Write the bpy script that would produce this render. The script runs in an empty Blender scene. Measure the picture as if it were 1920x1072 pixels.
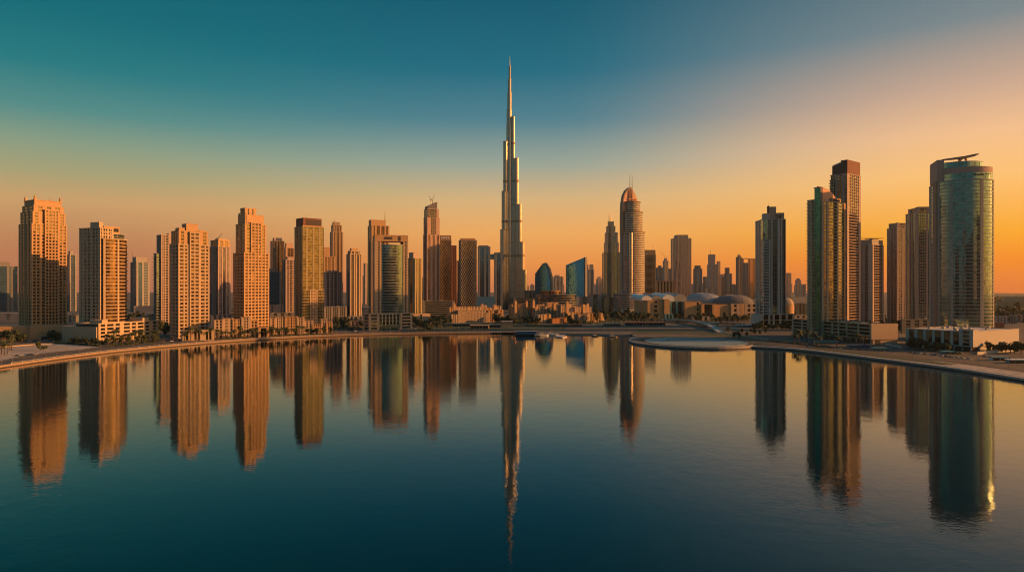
import bpy, math, random
from itertools import groupby
from mathutils import Vector
random.seed(7)
SC = bpy.context.scene
COL = SC.collection

# ------------------------------------------------------------------ camera
F = 1251.0            # focal length in photograph pixels (frame 1920 wide)
CAMH = 70.0           # metres above the water
HOR = 540.0           # horizon row
cam_d = bpy.data.cameras.new('camera')
cam = bpy.data.objects.new('camera', cam_d)
COL.objects.link(cam)
cam.location = (0, 0, CAMH)
cam.rotation_euler = (math.radians(90), 0, 0)
cam_d.sensor_width = 36.0
cam_d.lens = F / 1920 * 36
cam_d.shift_y = (HOR - 536) / 1920
cam_d.clip_start = 1.0
cam_d.clip_end = 40000
SC.camera = cam

# ------------------------------------------------------------------ sky and sun
SUN_AZ, SUN_EL = 90.0, 15.0          # degrees from the view direction towards the right / above the horizon
def lin(c):
    return tuple((v/255/12.92 if v/255 <= .04045 else ((v/255+.055)/1.055)**2.4) for v in c)
W = bpy.data.worlds.new("World"); SC.world = W
W.use_nodes = True
nt = W.node_tree; nt.nodes.clear()
def N(t, tree=None, **k):
    n = (tree or nt).nodes.new(t)
    for a, b in k.items(): setattr(n, a, b)
    return n
def M(op, a, b=None, tree=None, clamp=False):
    tr = tree or nt
    n = N('ShaderNodeMath', tr, operation=op); n.use_clamp = clamp
    for i, v in enumerate((a, b)):
        if v is None: continue
        if isinstance(v, (int, float)): n.inputs[i].default_value = v
        else: tr.links.new(v, n.inputs[i])
    return n.outputs[0]
def smooth(v, lo, hi, tree=None):
    tr = tree or nt
    n = N('ShaderNodeMapRange', tr, interpolation_type='SMOOTHSTEP')
    tr.links.new(v, n.inputs[0]); n.inputs[1].default_value = lo; n.inputs[2].default_value = hi
    return n.outputs[0]
def mixc(f, a, b, tree=None, mode='MIX'):
    tr = tree or nt
    n = N('ShaderNodeMix', tr, data_type='RGBA', blend_type=mode)
    for sock, v in ((n.inputs[0], f), (n.inputs[6], a), (n.inputs[7], b)):
        if isinstance(v, (int, float)): sock.default_value = v
        elif isinstance(v, tuple): sock.default_value = (*v, 1)
        else: tr.links.new(v, sock)
    return n.outputs[2]
tc = N('ShaderNodeTexCoord'); sep = N('ShaderNodeSeparateXYZ')
nt.links.new(tc.outputs['Generated'], sep.inputs[0])
X_, Y_, Z_ = sep.outputs
hl = M('SQRT', M('ADD', M('MULTIPLY', X_, X_), M('ADD', M('MULTIPLY', Y_, Y_), 1e-6)))
elev = M('MULTIPLY', M('ARCTAN2', Z_, hl), 180/math.pi)
sx, sy = math.sin(math.radians(SUN_AZ)), math.cos(math.radians(SUN_AZ))
fs = M('DIVIDE', M('ADD', M('MULTIPLY', X_, sx), M('MULTIPLY', Y_, sy)), hl)
bk = M('DIVIDE', M('MULTIPLY', Y_, -1.0), hl)
EMAX = 60.0
def ramp(stops, gain=1.0):
    r = N('ShaderNodeValToRGB'); cr = r.color_ramp; cr.interpolation = 'CARDINAL' if False else 'LINEAR'
    nt.links.new(M('DIVIDE', elev, EMAX, clamp=True), r.inputs[0])
    while len(cr.elements) < len(stops): cr.elements.new(.5)
    for e, (d, c) in zip(cr.elements, stops): e.position = d/EMAX
    for e, (d, c) in zip(cr.elements, stops): e.color = (*[v*gain for v in lin(c)], 1)
    return r.outputs[0]
SKY_L = ramp([(0,(188,114,82)),(3,(200,130,84)),(3.01,(200,131,84)),(6.2,(210,163,106)),(8.2,(168,162,118)),(10.2,(135,156,130)),(12.5,(78,138,134)),(15.5,(26,119,126)),(19,(0,104,116)),(25,(0,88,104)),(45,(34,100,128))])
SKY_C = ramp([(0,(222,126,76)),(2,(246,150,66)),(4.5,(250,176,90)),(7.5,(218,180,124)),(10.5,(150,163,149)),(14,(74,126,140)),(18,(14,104,126)),(23,(0,88,110)),(45,(34,100,128))])
SKY_R = ramp([(0,(232,120,52)),(2,(252,138,0)),(4,(255,172,0)),(8,(252,194,116)),(11,(238,188,140)),(14,(196,164,142)),(18.5,(112,130,136)),(25,(58,98,116)),(45,(38,100,126))])
SKY_S = ramp([(0,(255,170,70)),(4,(255,190,80)),(9,(255,210,120)),(16,(235,185,130)),(26,(120,125,125)),(45,(40,100,125))], 1.45)
SKY_B = ramp([(0,(104,92,84)),(3,(66,100,98)),(8,(38,102,104)),(15,(12,92,104)),(25,(0,74,90)),(45,(30,94,120))])
c1 = mixc(smooth(fs, -.60, .02), SKY_L, SKY_C)
c2 = mixc(smooth(fs, .06, .60), c1, SKY_R)
c3 = mixc(smooth(fs, .64, 1.0), c2, SKY_S)
bmix = M('MULTIPLY', smooth(bk, .0, .6), M('SUBTRACT', 1.0, smooth(fs, .1, .55)))
c4 = mixc(bmix, c3, SKY_B)
nish = N('ShaderNodeTexSky', sky_type='NISHITA'); nish.sun_disc = False
nish.sun_elevation = math.radians(SUN_EL); nish.sun_rotation = math.radians(SUN_AZ)
nish.air_density = 1.6; nish.dust_density = 4.0; nish.ozone_density = 2.0
nsc = mixc(1.0, nish.outputs[0], (.08, .08, .08), mode='MULTIPLY')
bg = N('ShaderNodeBackground'); bg.inputs[1].default_value = 0.83
nt.links.new(mixc(.012, c4, nsc), bg.inputs[0])
wo = N('ShaderNodeOutputWorld'); nt.links.new(bg.outputs[0], wo.inputs[0])

sd = bpy.data.lights.new('sun', 'SUN'); sun = bpy.data.objects.new('sun', sd); COL.objects.link(sun)
sd.energy = 4.8; sd.angle = math.radians(.5); sd.color = (1.0, .40, .10)
sdir = Vector((math.cos(math.radians(SUN_EL))*sx, math.cos(math.radians(SUN_EL))*sy, math.sin(math.radians(SUN_EL))))
sun.rotation_euler = (-sdir).to_track_quat('-Z', 'Y').to_euler()
sun.location = (600, 100, 500)

vs = SC.view_settings
vs.view_transform = 'Standard'; vs.look = 'None'; vs.exposure = 0.4; vs.gamma = 1.0; vs.use_curve_mapping = False
cy = SC.cycles
cy.max_bounces = 6; cy.diffuse_bounces = 2; cy.glossy_bounces = 4; cy.transmission_bounces = 2; cy.volume_bounces = 0
cy.use_denoising = True; cy.filter_width = 1.1; cy.sample_clamp_indirect = 4.0

# ------------------------------------------------------------------ materials (procedural)
def newmat(name):
    m = bpy.data.materials.new(name); m.use_nodes = True
    t = m.node_tree; return m, t, t.nodes['Principled BSDF']
def stone(name, col, rough=.85, var=.09, scale=.05):
    m, t, p = newmat(name)
    co = N('ShaderNodeTexCoord', t)
    n1 = N('ShaderNodeTexNoise', t); n1.inputs['Scale'].default_value = scale; n1.inputs['Detail'].default_value = 5
    t.links.new(co.outputs['Object'], n1.inputs['Vector'])
    mp = N('ShaderNodeMapping', t); mp.inputs['Scale'].default_value = (1, 1, .08)
    t.links.new(co.outputs['Object'], mp.inputs[0])
    n2 = N('ShaderNodeTexNoise', t); n2.inputs['Scale'].default_value = .9; n2.inputs['Detail'].default_value = 3
    t.links.new(mp.outputs[0], n2.inputs['Vector'])
    oi = N('ShaderNodeObjectInfo', t)
    v = M('ADD', M('ADD', M('MULTIPLY', n1.outputs[0], var*1.4), M('MULTIPLY', n2.outputs[0], var)), 1 - var*1.2, t)
    mul = N('ShaderNodeVectorMath', t, operation='SCALE'); mul.inputs[0].default_value = col
    t.links.new(v, mul.inputs[3])
    t.links.new(mul.outputs[0], p.inputs['Base Color'])
    p.inputs['Roughness'].default_value = rough
    return m
_M = M
def M(op, a, b=None, tree=None, clamp=False):
    if tree is None:
        for v in (a, b):
            if v is not None and not isinstance(v, (int, float)): tree = v.id_data
    return _M(op, a, b, tree, clamp)
def glass(name, col, rough=.06, metal=.8, tilt=.02, cell=(3.1, 3.1, 3.6), dark=.35, frac=.22, light=0.0):
    """curtain-wall glass: every pane is a little darker or lighter and a little out of true"""
    m, t, p = newmat(name)
    co = N('ShaderNodeTexCoord', t)
    sn = N('ShaderNodeVectorMath', t, operation='SNAP'); sn.inputs[1].default_value = cell
    off = N('ShaderNodeVectorMath', t, operation='ADD'); off.inputs[1].default_value = (.37, .41, .05)
    t.links.new(co.outputs['Object'], off.inputs[0]); t.links.new(off.outputs[0], sn.inputs[0])
    oi = N('ShaderNodeObjectInfo', t)
    wn = N('ShaderNodeTexWhiteNoise', t, noise_dimensions='4D')
    t.links.new(sn.outputs[0], wn.inputs['Vector']); t.links.new(oi.outputs['Random'], wn.inputs['W'])
    ge = N('ShaderNodeNewGeometry', t)
    sb = N('ShaderNodeVectorMath', t, operation='SUBTRACT'); t.links.new(wn.outputs['Color'], sb.inputs[0]); sb.inputs[1].default_value = (.5, .5, .5)
    sc = N('ShaderNodeVectorMath', t, operation='SCALE'); t.links.new(sb.outputs[0], sc.inputs[0]); sc.inputs[3].default_value = tilt
    ad = N('ShaderNodeVectorMath', t, operation='ADD'); t.links.new(ge.outputs['Normal'], ad.inputs[0]); t.links.new(sc.outputs[0], ad.inputs[1])
    nm = N('ShaderNodeVectorMath', t, operation='NORMALIZE'); t.links.new(ad.outputs[0], nm.inputs[0])
    t.links.new(nm.outputs[0], p.inputs['Normal'])
    k = M('ADD', M('MULTIPLY', M('LESS_THAN', wn.outputs['Value'], frac), -dark), M('ADD', M('MULTIPLY', wn.outputs['Value'], .25), M('ADD', M('MULTIPLY', M('GREATER_THAN', wn.outputs['Value'], .88), light), .85)))
    mul = N('ShaderNodeVectorMath', t, operation='SCALE'); mul.inputs[0].default_value = col; t.links.new(k, mul.inputs[3])
    t.links.new(mul.outputs[0], p.inputs['Base Color'])
    p.inputs['Metallic'].default_value = metal; p.inputs['Roughness'].default_value = rough
    return m
def plain(name, col, rough=.6, metal=0.0):
    m = stone(name, col, rough, .10, .3)
    m.node_tree.nodes['Principled BSDF'].inputs['Metallic'].default_value = metal
    return m
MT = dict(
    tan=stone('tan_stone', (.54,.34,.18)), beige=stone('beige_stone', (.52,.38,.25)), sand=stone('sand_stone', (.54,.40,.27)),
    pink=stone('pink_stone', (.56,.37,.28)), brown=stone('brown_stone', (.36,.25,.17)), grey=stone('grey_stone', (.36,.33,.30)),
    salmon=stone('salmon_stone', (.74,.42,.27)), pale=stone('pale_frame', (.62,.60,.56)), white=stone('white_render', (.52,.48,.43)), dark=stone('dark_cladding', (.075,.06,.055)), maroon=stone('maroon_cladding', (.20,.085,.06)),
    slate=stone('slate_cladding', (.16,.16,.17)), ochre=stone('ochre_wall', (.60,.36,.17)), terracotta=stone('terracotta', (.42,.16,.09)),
    olive=stone('olive_frame', (.34,.29,.17)), mauve=stone('mauve_stone', (.44,.33,.29)), concrete=stone('concrete', (.42,.38,.34)),
    g_teal=glass('teal_glass', (.23,.34,.32), tilt=.010, dark=.2), g_stripe=glass('stripe_glass', (.03,.20,.20), tilt=.01, dark=.2), g_dark=glass('dark_glass', (.09,.10,.11), light=.9), g_blue=glass('blue_glass', (.04,.12,.23), metal=.5, dark=.3, frac=.2),
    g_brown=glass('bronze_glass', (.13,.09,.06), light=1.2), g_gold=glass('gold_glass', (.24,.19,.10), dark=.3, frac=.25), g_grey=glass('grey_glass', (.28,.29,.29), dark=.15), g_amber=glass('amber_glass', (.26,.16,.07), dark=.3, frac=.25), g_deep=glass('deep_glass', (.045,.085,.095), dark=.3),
    g_flat=glass('flat_teal_glass', (.13,.50,.74), tilt=.010, dark=.12, frac=.3),
    g_silver=glass('silver_glass', (.62,.53,.44), metal=.9, rough=.3, tilt=.015, cell=(1.3,1.3,3.9), dark=.14, frac=.3),
    steel=plain('steel', (.40,.31,.21), .45, .7), white_paint=plain('white_paint', (.75,.74,.72), .5), black=plain('black_paint', (.03,.03,.03), .5),
    roof=plain('grey_roof', (.33,.33,.33), .45, .3), redroof=plain('red_roof', (.52,.15,.09), .8), bluep=plain('blue_panel', (.05,.16,.32), .4),
    tealp=plain('teal_panel', (.10,.30,.32), .5), orange=plain('orange_panel', (.55,.24,.09), .6), trunk=plain('bark', (.12,.08,.05), .9), screen=plain('dark_screen', (.02,.025,.03), .2),
)
def leafmat(name, a, b):
    m, t, p = newmat(name)
    oi = N('ShaderNodeObjectInfo', t); co = N('ShaderNodeTexCoord', t)
    n = N('ShaderNodeTexNoise', t); n.inputs['Scale'].default_value = .9; t.links.new(co.outputs['Object'], n.inputs['Vector'])
    f = M('ADD', M('MULTIPLY', oi.outputs['Random'], .4), M('MULTIPLY', n.outputs[0], .6))
    t.links.new(mixc(f, a, b, t), p.inputs['Base Color']); p.inputs['Roughness'].default_value = .75
    return m
MT['leaf'] = leafmat('tree_leaves', (.030,.050,.018), (.085,.095,.035))
MT['palm'] = leafmat('palm_fronds', (.040,.060,.020), (.10,.11,.04))

# ------------------------------------------------------------------ mesh helpers
class MB:
    def __init__(s): s.v = []; s.f = []
    def add(s, vs, fs):
        o = len(s.v); s.v += [tuple(v) for v in vs]; s.f += [tuple(i+o for i in f) for f in fs]
    def prism(s, poly, z0, z1, top=True, bottom=False):
        n = len(poly)
        fs = [(i, (i+1) % n, n+(i+1) % n, n+i) for i in range(n)]
        if top: fs.append(tuple(range(n, 2*n)))
        if bottom: fs.append(tuple(range(n-1, -1, -1)))
        s.add([(x, y, z0) for x, y in poly]+[(x, y, z1) for x, y in poly], fs)
    def box(s, x0, x1, y0, y1, z0, z1): s.prism([(x0,y0),(x1,y0),(x1,y1),(x0,y1)], z0, z1, True, True)
    def loft(s, rings, cap=True):
        n = len(rings[0]); vs = [p for r in rings for p in r]; fs = []
        for k in range(len(rings)-1):
            for i in range(n):
                j = (i+1) % n; fs.append((k*n+i, k*n+j, (k+1)*n+j, (k+1)*n+i))
        if cap: fs.append(tuple(range((len(rings)-1)*n, len(rings)*n))); fs.append(tuple(range(n-1, -1, -1)))
        s.add(vs, fs)
    def rod(s, p, q, r, r2=None, n=6):
        p = Vector(p); q = Vector(q); d = (q-p).normalized()
        a = d.orthogonal().normalized(); b = d.cross(a)
        r2 = r if r2 is None else r2
        ring = lambda c, rr: [tuple(c+(a*math.cos(t)+b*math.sin(t))*rr) for t in (2*math.pi*i/n for i in range(n))]
        s.loft([ring(p, r), ring(q, r2)])
    def build(s, name, mat, parent=None, smooth=False):
        me = bpy.data.meshes.new(name); me.from_pydata(s.v, [], s.f); me.update()
        if smooth:
            for p in me.polygons: p.use_smooth = True
        if mat: me.materials.append(mat)
        o = bpy.data.objects.new(name, me); COL.objects.link(o)
        if parent: o.parent = parent
        return o
def tag(o, label=None, cat=None, group=None, kind=None):
    if label: o['label'] = label
    if cat: o['category'] = cat
    if group: o['group'] = group
    if kind: o['kind'] = kind
    return o
def empty(name, label, cat, loc, rz=0.0, group=None):
    o = bpy.data.objects.new(name, None); COL.objects.link(o)
    o.empty_display_size = 5; o.location = loc; o.rotation_euler = (0, 0, rz)
    return tag(o, label, cat, group)
def dup(o, parent=None, **k):
    c = o.copy(); COL.objects.link(c)
    if parent: c.parent = parent
    for ch in list(o.children): dup(ch, c)
    for a, b in k.items(): setattr(c, a, b)
    return c
GZ = 1.9
def X(px, D): return (px-960)/F*D
def Z(py, D): return CAMH-(py-HOR)/F*D
def dep(py, z=GZ): return (CAMH-z)*F/(py-HOR)
def gp(px, py, z=GZ):
    D = dep(py, z); return (X(px, D), D, z)

# ---- plans and facades
def arc(p, q, sag, n=8):
    (x0, y0), (x1, y1) = p, q
    L = math.hypot(x1-x0, y1-y0); nx, ny = (y1-y0)/L, -(x1-x0)/L
    R = (L*L/4+sag*sag)/(2*sag); c = R-sag; th = math.asin(min(1, L/2/R))
    if sag > L/2: th = math.pi-th
    out = []
    for i in range(n+1):
        t = -th+2*th*i/n
        u = .5+R*math.sin(t)/L; w = R*math.cos(t)-c
        out.append((x0+(x1-x0)*u+nx*w, y0+(y1-y0)*u+ny*w))
    out[0] = p; out[-1] = q
    return out
def rectf(x0, x1, y0, y1): return [[(x0,y0),(x1,y0)],[(x1,y0),(x1,y1)],[(x1,y1),(x0,y1)],[(x0,y1),(x0,y0)]]
def polyf(pts): return [[pts[i], pts[(i+1) % len(pts)]] for i in range(len(pts))]
def flat(faces): return [p for f in faces for p in f[:-1]]
def mitres(poly):
    n = len(poly); out = []
    for i in range(n):
        a, b, c = poly[i-1], poly[i], poly[(i+1) % n]
        def nr(p, q):
            L = math.hypot(q[0]-p[0], q[1]-p[1]) or 1e-9
            return ((q[1]-p[1])/L, -(q[0]-p[0])/L)
        n1, n2 = nr(a, b), nr(b, c)
        k = 1+n1[0]*n2[0]+n1[1]*n2[1]
        k = max(k, .35)
        out.append(((n1[0]+n2[0])/k, (n1[1]+n2[1])/k))
    return out
def offset(poly, d):
    return [(p[0]+m[0]*d, p[1]+m[1]*d) for p, m in zip(poly, mitres(poly))]
class Strip:
    """one facade: a polyline with outward mitres; pieces of wall are laid along it"""
    def __init__(s, pts, ms):
        s.p = pts; s.m = ms; s.s = [0.0]
        for a, b in zip(pts, pts[1:]): s.s.append(s.s[-1]+math.hypot(b[0]-a[0], b[1]-a[1]))
        s.L = s.s[-1]
    def at(s, t):
        t = min(max(t, 0), s.L)
        for i in range(len(s.s)-1):
            if t <= s.s[i+1]+1e-9: break
        k = (t-s.s[i])/max(s.s[i+1]-s.s[i], 1e-9)
        l = lambda a, b: (a[0]+(b[0]-a[0])*k, a[1]+(b[1]-a[1])*k)
        return l(s.p[i], s.p[i+1]), l(s.m[i], s.m[i+1])
    def piece(s, mb, s0, s1, z0, z1, d, d0=-.05):
        ts = [s0]+[t for t in s.s if s0+1e-4 < t < s1-1e-4]+[s1]
        vs = []
        for t in ts:
            (x, y), (mx, my) = s.at(t)
            i = (x+mx*d0, y+my*d0); o = (x+mx*d, y+my*d)
            vs += [(*i, z0), (*o, z0), (*o, z1), (*i, z1)]
        fs = []
        for k in range(len(ts)-1):
            a, b = 4*k, 4*k+4
            fs += [(a+1, b+1, b+2, a+2), (a+2, b+2, b+3, a+3), (a, b, b+1, a+1)]
        e = 4*(len(ts)-1)
        fs += [(0, 1, 2, 3), (e, e+3, e+2, e+1)]
        mb.add(vs, fs)
def facade(fr, gl, faces, z0, z1, pats, fl=4.5, bh=1.5, top=1.3, d=1.0, win=None, topd=.75, cap=True):
    poly = flat(faces); ms = mitres(poly); n = len(poly); k = 0
    if gl is not None: gl.prism(poly, z0, z1)
    nf = max(1, round((z1-z0)/fl)); fh = (z1-z0)/nf
    for i, f in enumerate(faces):
        st = Strip(f, [ms[(k+j) % n] for j in range(len(f))]); k += len(f)-1
        pat = pats[i % len(pats)] if pats else None
        if pat:
            u = st.L/len(pat); pos = 0
            for c, g in groupby(pat):
                m = len(list(g)); s0, s1 = pos*u, (pos+m)*u; pos += m
                if c == '#': st.piece(fr, s0, s1, z0, z1, .6*d)
                elif c in 'wvbBgWhdR':
                    hh, dd = {'w': (bh, .4), 'v': (bh, .4), 'b': (1.0, 1.5), 'B': (1.2, 1.1), 'g': (.35, .15), 'W': (bh*.8, .4), 'R': (bh*.8, .4), 'h': (bh*.65, .45), 'd': (bh*1.7, .45)}[c]
                    for q in range(nf): st.piece(fr, s0, s1, z0+q*fh, z0+q*fh+hh, dd*d)
                    mw = {'w': .35, 'g': .1, 'b': .12, 'W': .5, 'h': .2, 'd': .8}.get(c)
                    if mw:
                        for j in range(1, m): st.piece(fr, s0+j*u-mw, s0+j*u+mw, z0, z1, {'w': .5, 'g': .2, 'b': .9, 'W': .5, 'h': .5, 'd': .55}[c]*d)
                    if c == 'W' and win is not None:
                        for q in range(nf):
                            for j in range(m):
                                b = MB(); st.piece(b, s0+j*u+(mw if j else 0), s0+(j+1)*u-(mw if j < m-1 else 0), z0+q*fh+hh, z0+(q+1)*fh, .12)
                                win.append(b)
                    if c == 'R' and win is not None:
                        for q in range(nf):
                            b = MB(); st.piece(b, s0, s1, z0+q*fh+hh, z0+(q+1)*fh, .12); win.append(b)
                elif c == 'f':
                    for j in range(m+1): st.piece(fr, max(0, s0+j*u-.3), min(st.L, s0+j*u+.3), z0, z1, .4*d)
                elif c == 'x':      # diagonal lattice
                    h = z1-z0; step = 2*u; rows = max(1, round(h/(u*2.4))); rh = h/rows
                    for j in range(m):
                        for q in range(rows):
                            a0, a1 = s0+j*u, s0+(j+1)*u
                            if (j+q) % 2: a0, a1 = a1, a0
                            (p0, m0), (p1, m1) = st.at(a0), st.at(a1); w = .42; dd = .5
                            za, zb = z0+q*rh, z0+(q+1)*rh
                            vs = []
                            for (pp, mm, zz) in ((p0, m0, za), (p1, m1, zb)):
                                for (o, e) in ((-.05, -w), (dd, -w), (dd, w), (-.05, w)):
                                    vs.append((pp[0]+mm[0]*o, pp[1]+mm[1]*o, zz+e*1.3))
                            fr.add(vs, [(1,5,6,2),(2,6,7,3),(0,4,5,1)])
        if top: st.piece(fr, 0, st.L, z1, z1+top, topd*d, -.6)
    if cap: fr.add([(x, y, z1+.12) for x, y in poly], [tuple(range(n))])

class Tower:
    """a building standing on the ground, its near corner at column xc; xl, xr: where its two visible faces end"""
    def __init__(s, name, label, cat, xl, xc, xr, D, ratio=1.0, a=None, group=None, zb=GZ):
        s.D = D; s.zb = zb
        Cx = X(xc, D); tl, tr = (xl-960)/F, (xr-960)/F
        def lens(a):
            ca, sa = math.cos(a), math.sin(a)
            k1, k2 = ca-tr*sa, tl*ca+sa
            if k1 < .05: return None
            Lr = (tr*D-Cx)/k1
            Ll = (Cx-tl*D)/k2 if (k2 > .03 and xc > xl) else None
            return Lr, Ll
        if a is None:
            if xc <= xl: a = math.atan((xc-960)/F)*.5; s.a = -a if False else 0.0
            best = None
            for i in range(-78, 79):
                r = lens(math.radians(i))
                if r is None or r[1] is None: continue
                e = abs(math.log(r[1]/r[0]/ratio))
                if best is None or e < best[0]: best = (e, math.radians(i))
            a = best[1] if best else 0.0
        else: a = math.radians(a)
        s.a = a; Lr, Ll = lens(a)
        if Ll is None or Ll < 0: Ll = Lr*ratio
        s.Lr, s.Ll, s.Cx = Lr, Ll, Cx
        s.root = empty(name, label, cat, (Cx, D, zb), a, group)
    def u(s, px):
        t = (px-960)/F; return (t*s.D-s.Cx)/(math.cos(s.a)-t*math.sin(s.a))
    def v(s, px):
        t = (px-960)/F; return (s.Cx-t*s.D)/(t*math.cos(s.a)+math.sin(s.a))
    def h(s, py): return Z(py, s.D)-s.zb
    def rect(s, i=0, j=0, k=0, l=0):
        """plan with insets in metres: front, right, back, left"""
        return rectf(l, s.Lr-j, i, s.Ll-k)
    def bow(s, sag, i=0, j=0, k=0, l=0, n=10):
        r = s.rect(i, j, k, l); r[0] = arc(r[0][0], r[0][1], sag, n); return r
    def shaft(s, faces, z0, z1, pats, st='tan', gl='g_dark', name='shaft', label=None, **k):
        fr, g = MB(), MB(); w = [] if any(p and ('W' in p or 'R' in p) for p in pats) else None
        facade(fr, g, faces, z0, z1, pats, win=w, **k)
        o = fr.build(name, MT[st], s.root)
        if label: o['label'] = label
        if w: 
            g.build('inner_wall', MT['dark'], o)
            for b in w: b.build('window', MT[gl], o)
        else: g.build('glazing', MT[gl], o)
        return o
    def block(s, faces, z0, z1, mat='tan', name='crown', lip=.0, label=None):
        b = MB(); p = flat(faces) if isinstance(faces[0][0], tuple) else faces
        b.prism(p, z0, z1, True, True)
        if lip:
            st = mitres(p); q = offset(p, lip)
            b.prism(q, z1+.003, z1+1.0, True, True)
        o = b.build(name, MT[mat], s.root)
        if label: o['label'] = label
        return o
    def mast(s, x, y, z0, z1, r=.6, name='mast', mat='steel'):
        b = MB(); b.rod((x, y, z0), (x, y, z0+(z1-z0)*.5), r, r*.7); b.rod((x, y, z0+(z1-z0)*.5), (x, y, z1), r*.6, r*.2)
        return b.build(name, MT[mat], s.root)
    def clutter(s, x0, x1, y0, y1, z, n=5, seed=1, mat='grey'):
        r = random.Random(seed)
        for _ in range(n):
            b = MB(); w, d, h = r.uniform(2, 4), r.uniform(2, 4), r.uniform(1.5, 3.2)
            x, y = r.uniform(x0+2, max(x0+2.1, x1-w-2)), r.uniform(y0+2, max(y0+2.1, y1-d-2))
            b.box(x, x+w, y, y+d, z, z+h*.8); b.box(x+.4, x+w-.4, y+.4, y+d-.4, z+h*.8+.003, z+h)
            b.build('roof_unit', MT[mat], s.root)

# ------------------------------------------------------------------ setting: water, land, quay, roads
def wp(px, py): D = CAMH*F/(py-HOR); return (X(px, D), D)
left_shore = [(-462,-2400),(-462,200),(-455,420)]+[wp(*p) for p in ((0,690),(100,675),(200,662),(300,652),(400,643.5),(500,636.5),(600,631.5),(700,628.5),(800,626.5),(920,625))]
mid_shore = [wp(1000,626.5), wp(1100,627.5), wp(1160,629), (176,984)]
ISL = (232.6, 856.0, 81.0, 95.0)
def isl(t, k=1.0): return (ISL[0]+ISL[2]*k*math.cos(math.radians(t)), ISL[1]+ISL[3]*k*math.sin(math.radians(t)))
isl_shore = [isl(t) for t in range(140, 313, 6)]
right_shore = [(298,772)]+[wp(*p) for p in ((1500,657.5),(1600,670),(1700,682.5),(1800,696),(1920,715))]+[(393,380),(398,100),(400,-2400)]
shore = left_shore+mid_shore+isl_shore+right_shore
OUT = [(6800,-2400),(6800,10800),(-6800,10800),(-6800,-2400)]
from mathutils.geometry import tessellate_polygon
def sheet(name, poly, z, mat):
    tri = tessellate_polygon([[Vector((x, y, 0)) for x, y in poly]])
    b = MB(); fs = []
    for t in tri:
        a, c, d = (poly[i] for i in t)
        cr = (c[0]-a[0])*(d[1]-a[1])-(c[1]-a[1])*(d[0]-a[0])
        fs.append(t if cr > 0 else t[::-1])
    b.add([(x, y, z) for x, y in poly], fs)
    return tag(b.build(name, mat), kind='structure')
def groundmat(name, c1, c2, c3, s1=.004, s2=.06):
    m, t, p = newmat(name)
    co = N('ShaderNodeNewGeometry', t)
    n1 = N('ShaderNodeTexNoise', t); n1.inputs['Scale'].default_value = s1; n1.inputs['Detail'].default_value = 6
    n2 = N('ShaderNodeTexNoise', t); n2.inputs['Scale'].default_value = s2; n2.inputs['Detail'].default_value = 4
    t.links.new(co.outputs['Position'], n1.inputs['Vector']); t.links.new(co.outputs['Position'], n2.inputs['Vector'])
    a = mixc(smooth(n1.outputs[0], .42, .58, t), c1, c2, t)
    t.links.new(mixc(smooth(n2.outputs[0], .45, .75, t), a, c3, t), p.inputs['Base Color'])
    p.inputs['Roughness'].default_value = .95
    return m
MT['ground'] = groundmat('dry_ground', (.13,.105,.08), (.08,.072,.058), (.055,.055,.04))
MT['sandfloor'] = groundmat('sand_floor', (.46,.39,.32), (.40,.34,.28), (.31,.265,.22), .02, .12)
MT['asphalt'] = groundmat('asphalt', (.055,.053,.052), (.045,.044,.043), (.075,.07,.065), .03, .3)
MT['paving'] = groundmat('paving', (.17,.15,.14), (.14,.125,.115), (.11,.10,.095), .05, .4)
MT['lawn'] = groundmat('lawn_turf', (.025,.055,.028), (.035,.06,.028), (.05,.055,.03), .05, .5)
MT['pool'] = groundmat('pool_floor', (.20,.29,.29), (.15,.25,.26), (.25,.29,.27), .03, .15)
MT['pool'].node_tree.nodes['Principled BSDF'].inputs['Roughness'].default_value = .8
ground = sheet('ground', shore+OUT, GZ, MT['ground'])

wm, wt, wpn = newmat('lake_water')
wpn.inputs['Base Color'].default_value = (.0,.009,.012,1); wpn.inputs['Roughness'].default_value = .02; wpn.inputs['IOR'].default_value = 1.65; wpn.inputs['Specular Tint'].default_value = (.12,.45,.5,1)
wg = N('ShaderNodeNewGeometry', wt)
def wnoise(scale, det, sx=1.0, sy=1.0):
    mp = N('ShaderNodeMapping', wt); mp.inputs['Scale'].default_value = (sx, sy, 1); mp.inputs['Rotation'].default_value = (0, 0, .3)
    wt.links.new(wg.outputs['Position'], mp.inputs[0])
    n = N('ShaderNodeTexNoise', wt); n.inputs['Scale'].default_value = scale; n.inputs['Detail'].default_value = det
    wt.links.new(mp.outputs[0], n.inputs['Vector']); return n.outputs[0]
patch = smooth(wnoise(.006, 3), .35, .7, wt)
hgt = M('ADD', M('MULTIPLY', wnoise(.45, 3, 1, 1.5), .05), M('MULTIPLY', wnoise(.12, 2), .10))
bp = N('ShaderNodeBump', wt); bp.inputs['Distance'].default_value = 1.0
wt.links.new(M('ADD', M('MULTIPLY', patch, .5), .26), bp.inputs['Strength']); wt.links.new(hgt, bp.inputs['Height']); wt.links.new(bp.outputs[0], wpn.inputs['Normal'])
b = MB(); b.add([(-900,-2400,0),(900,-2400,0),(900,1100,0),(-900,1100,0)], [(0,1,2,3)])
tag(b.build('water', wm), kind='structure')

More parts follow.
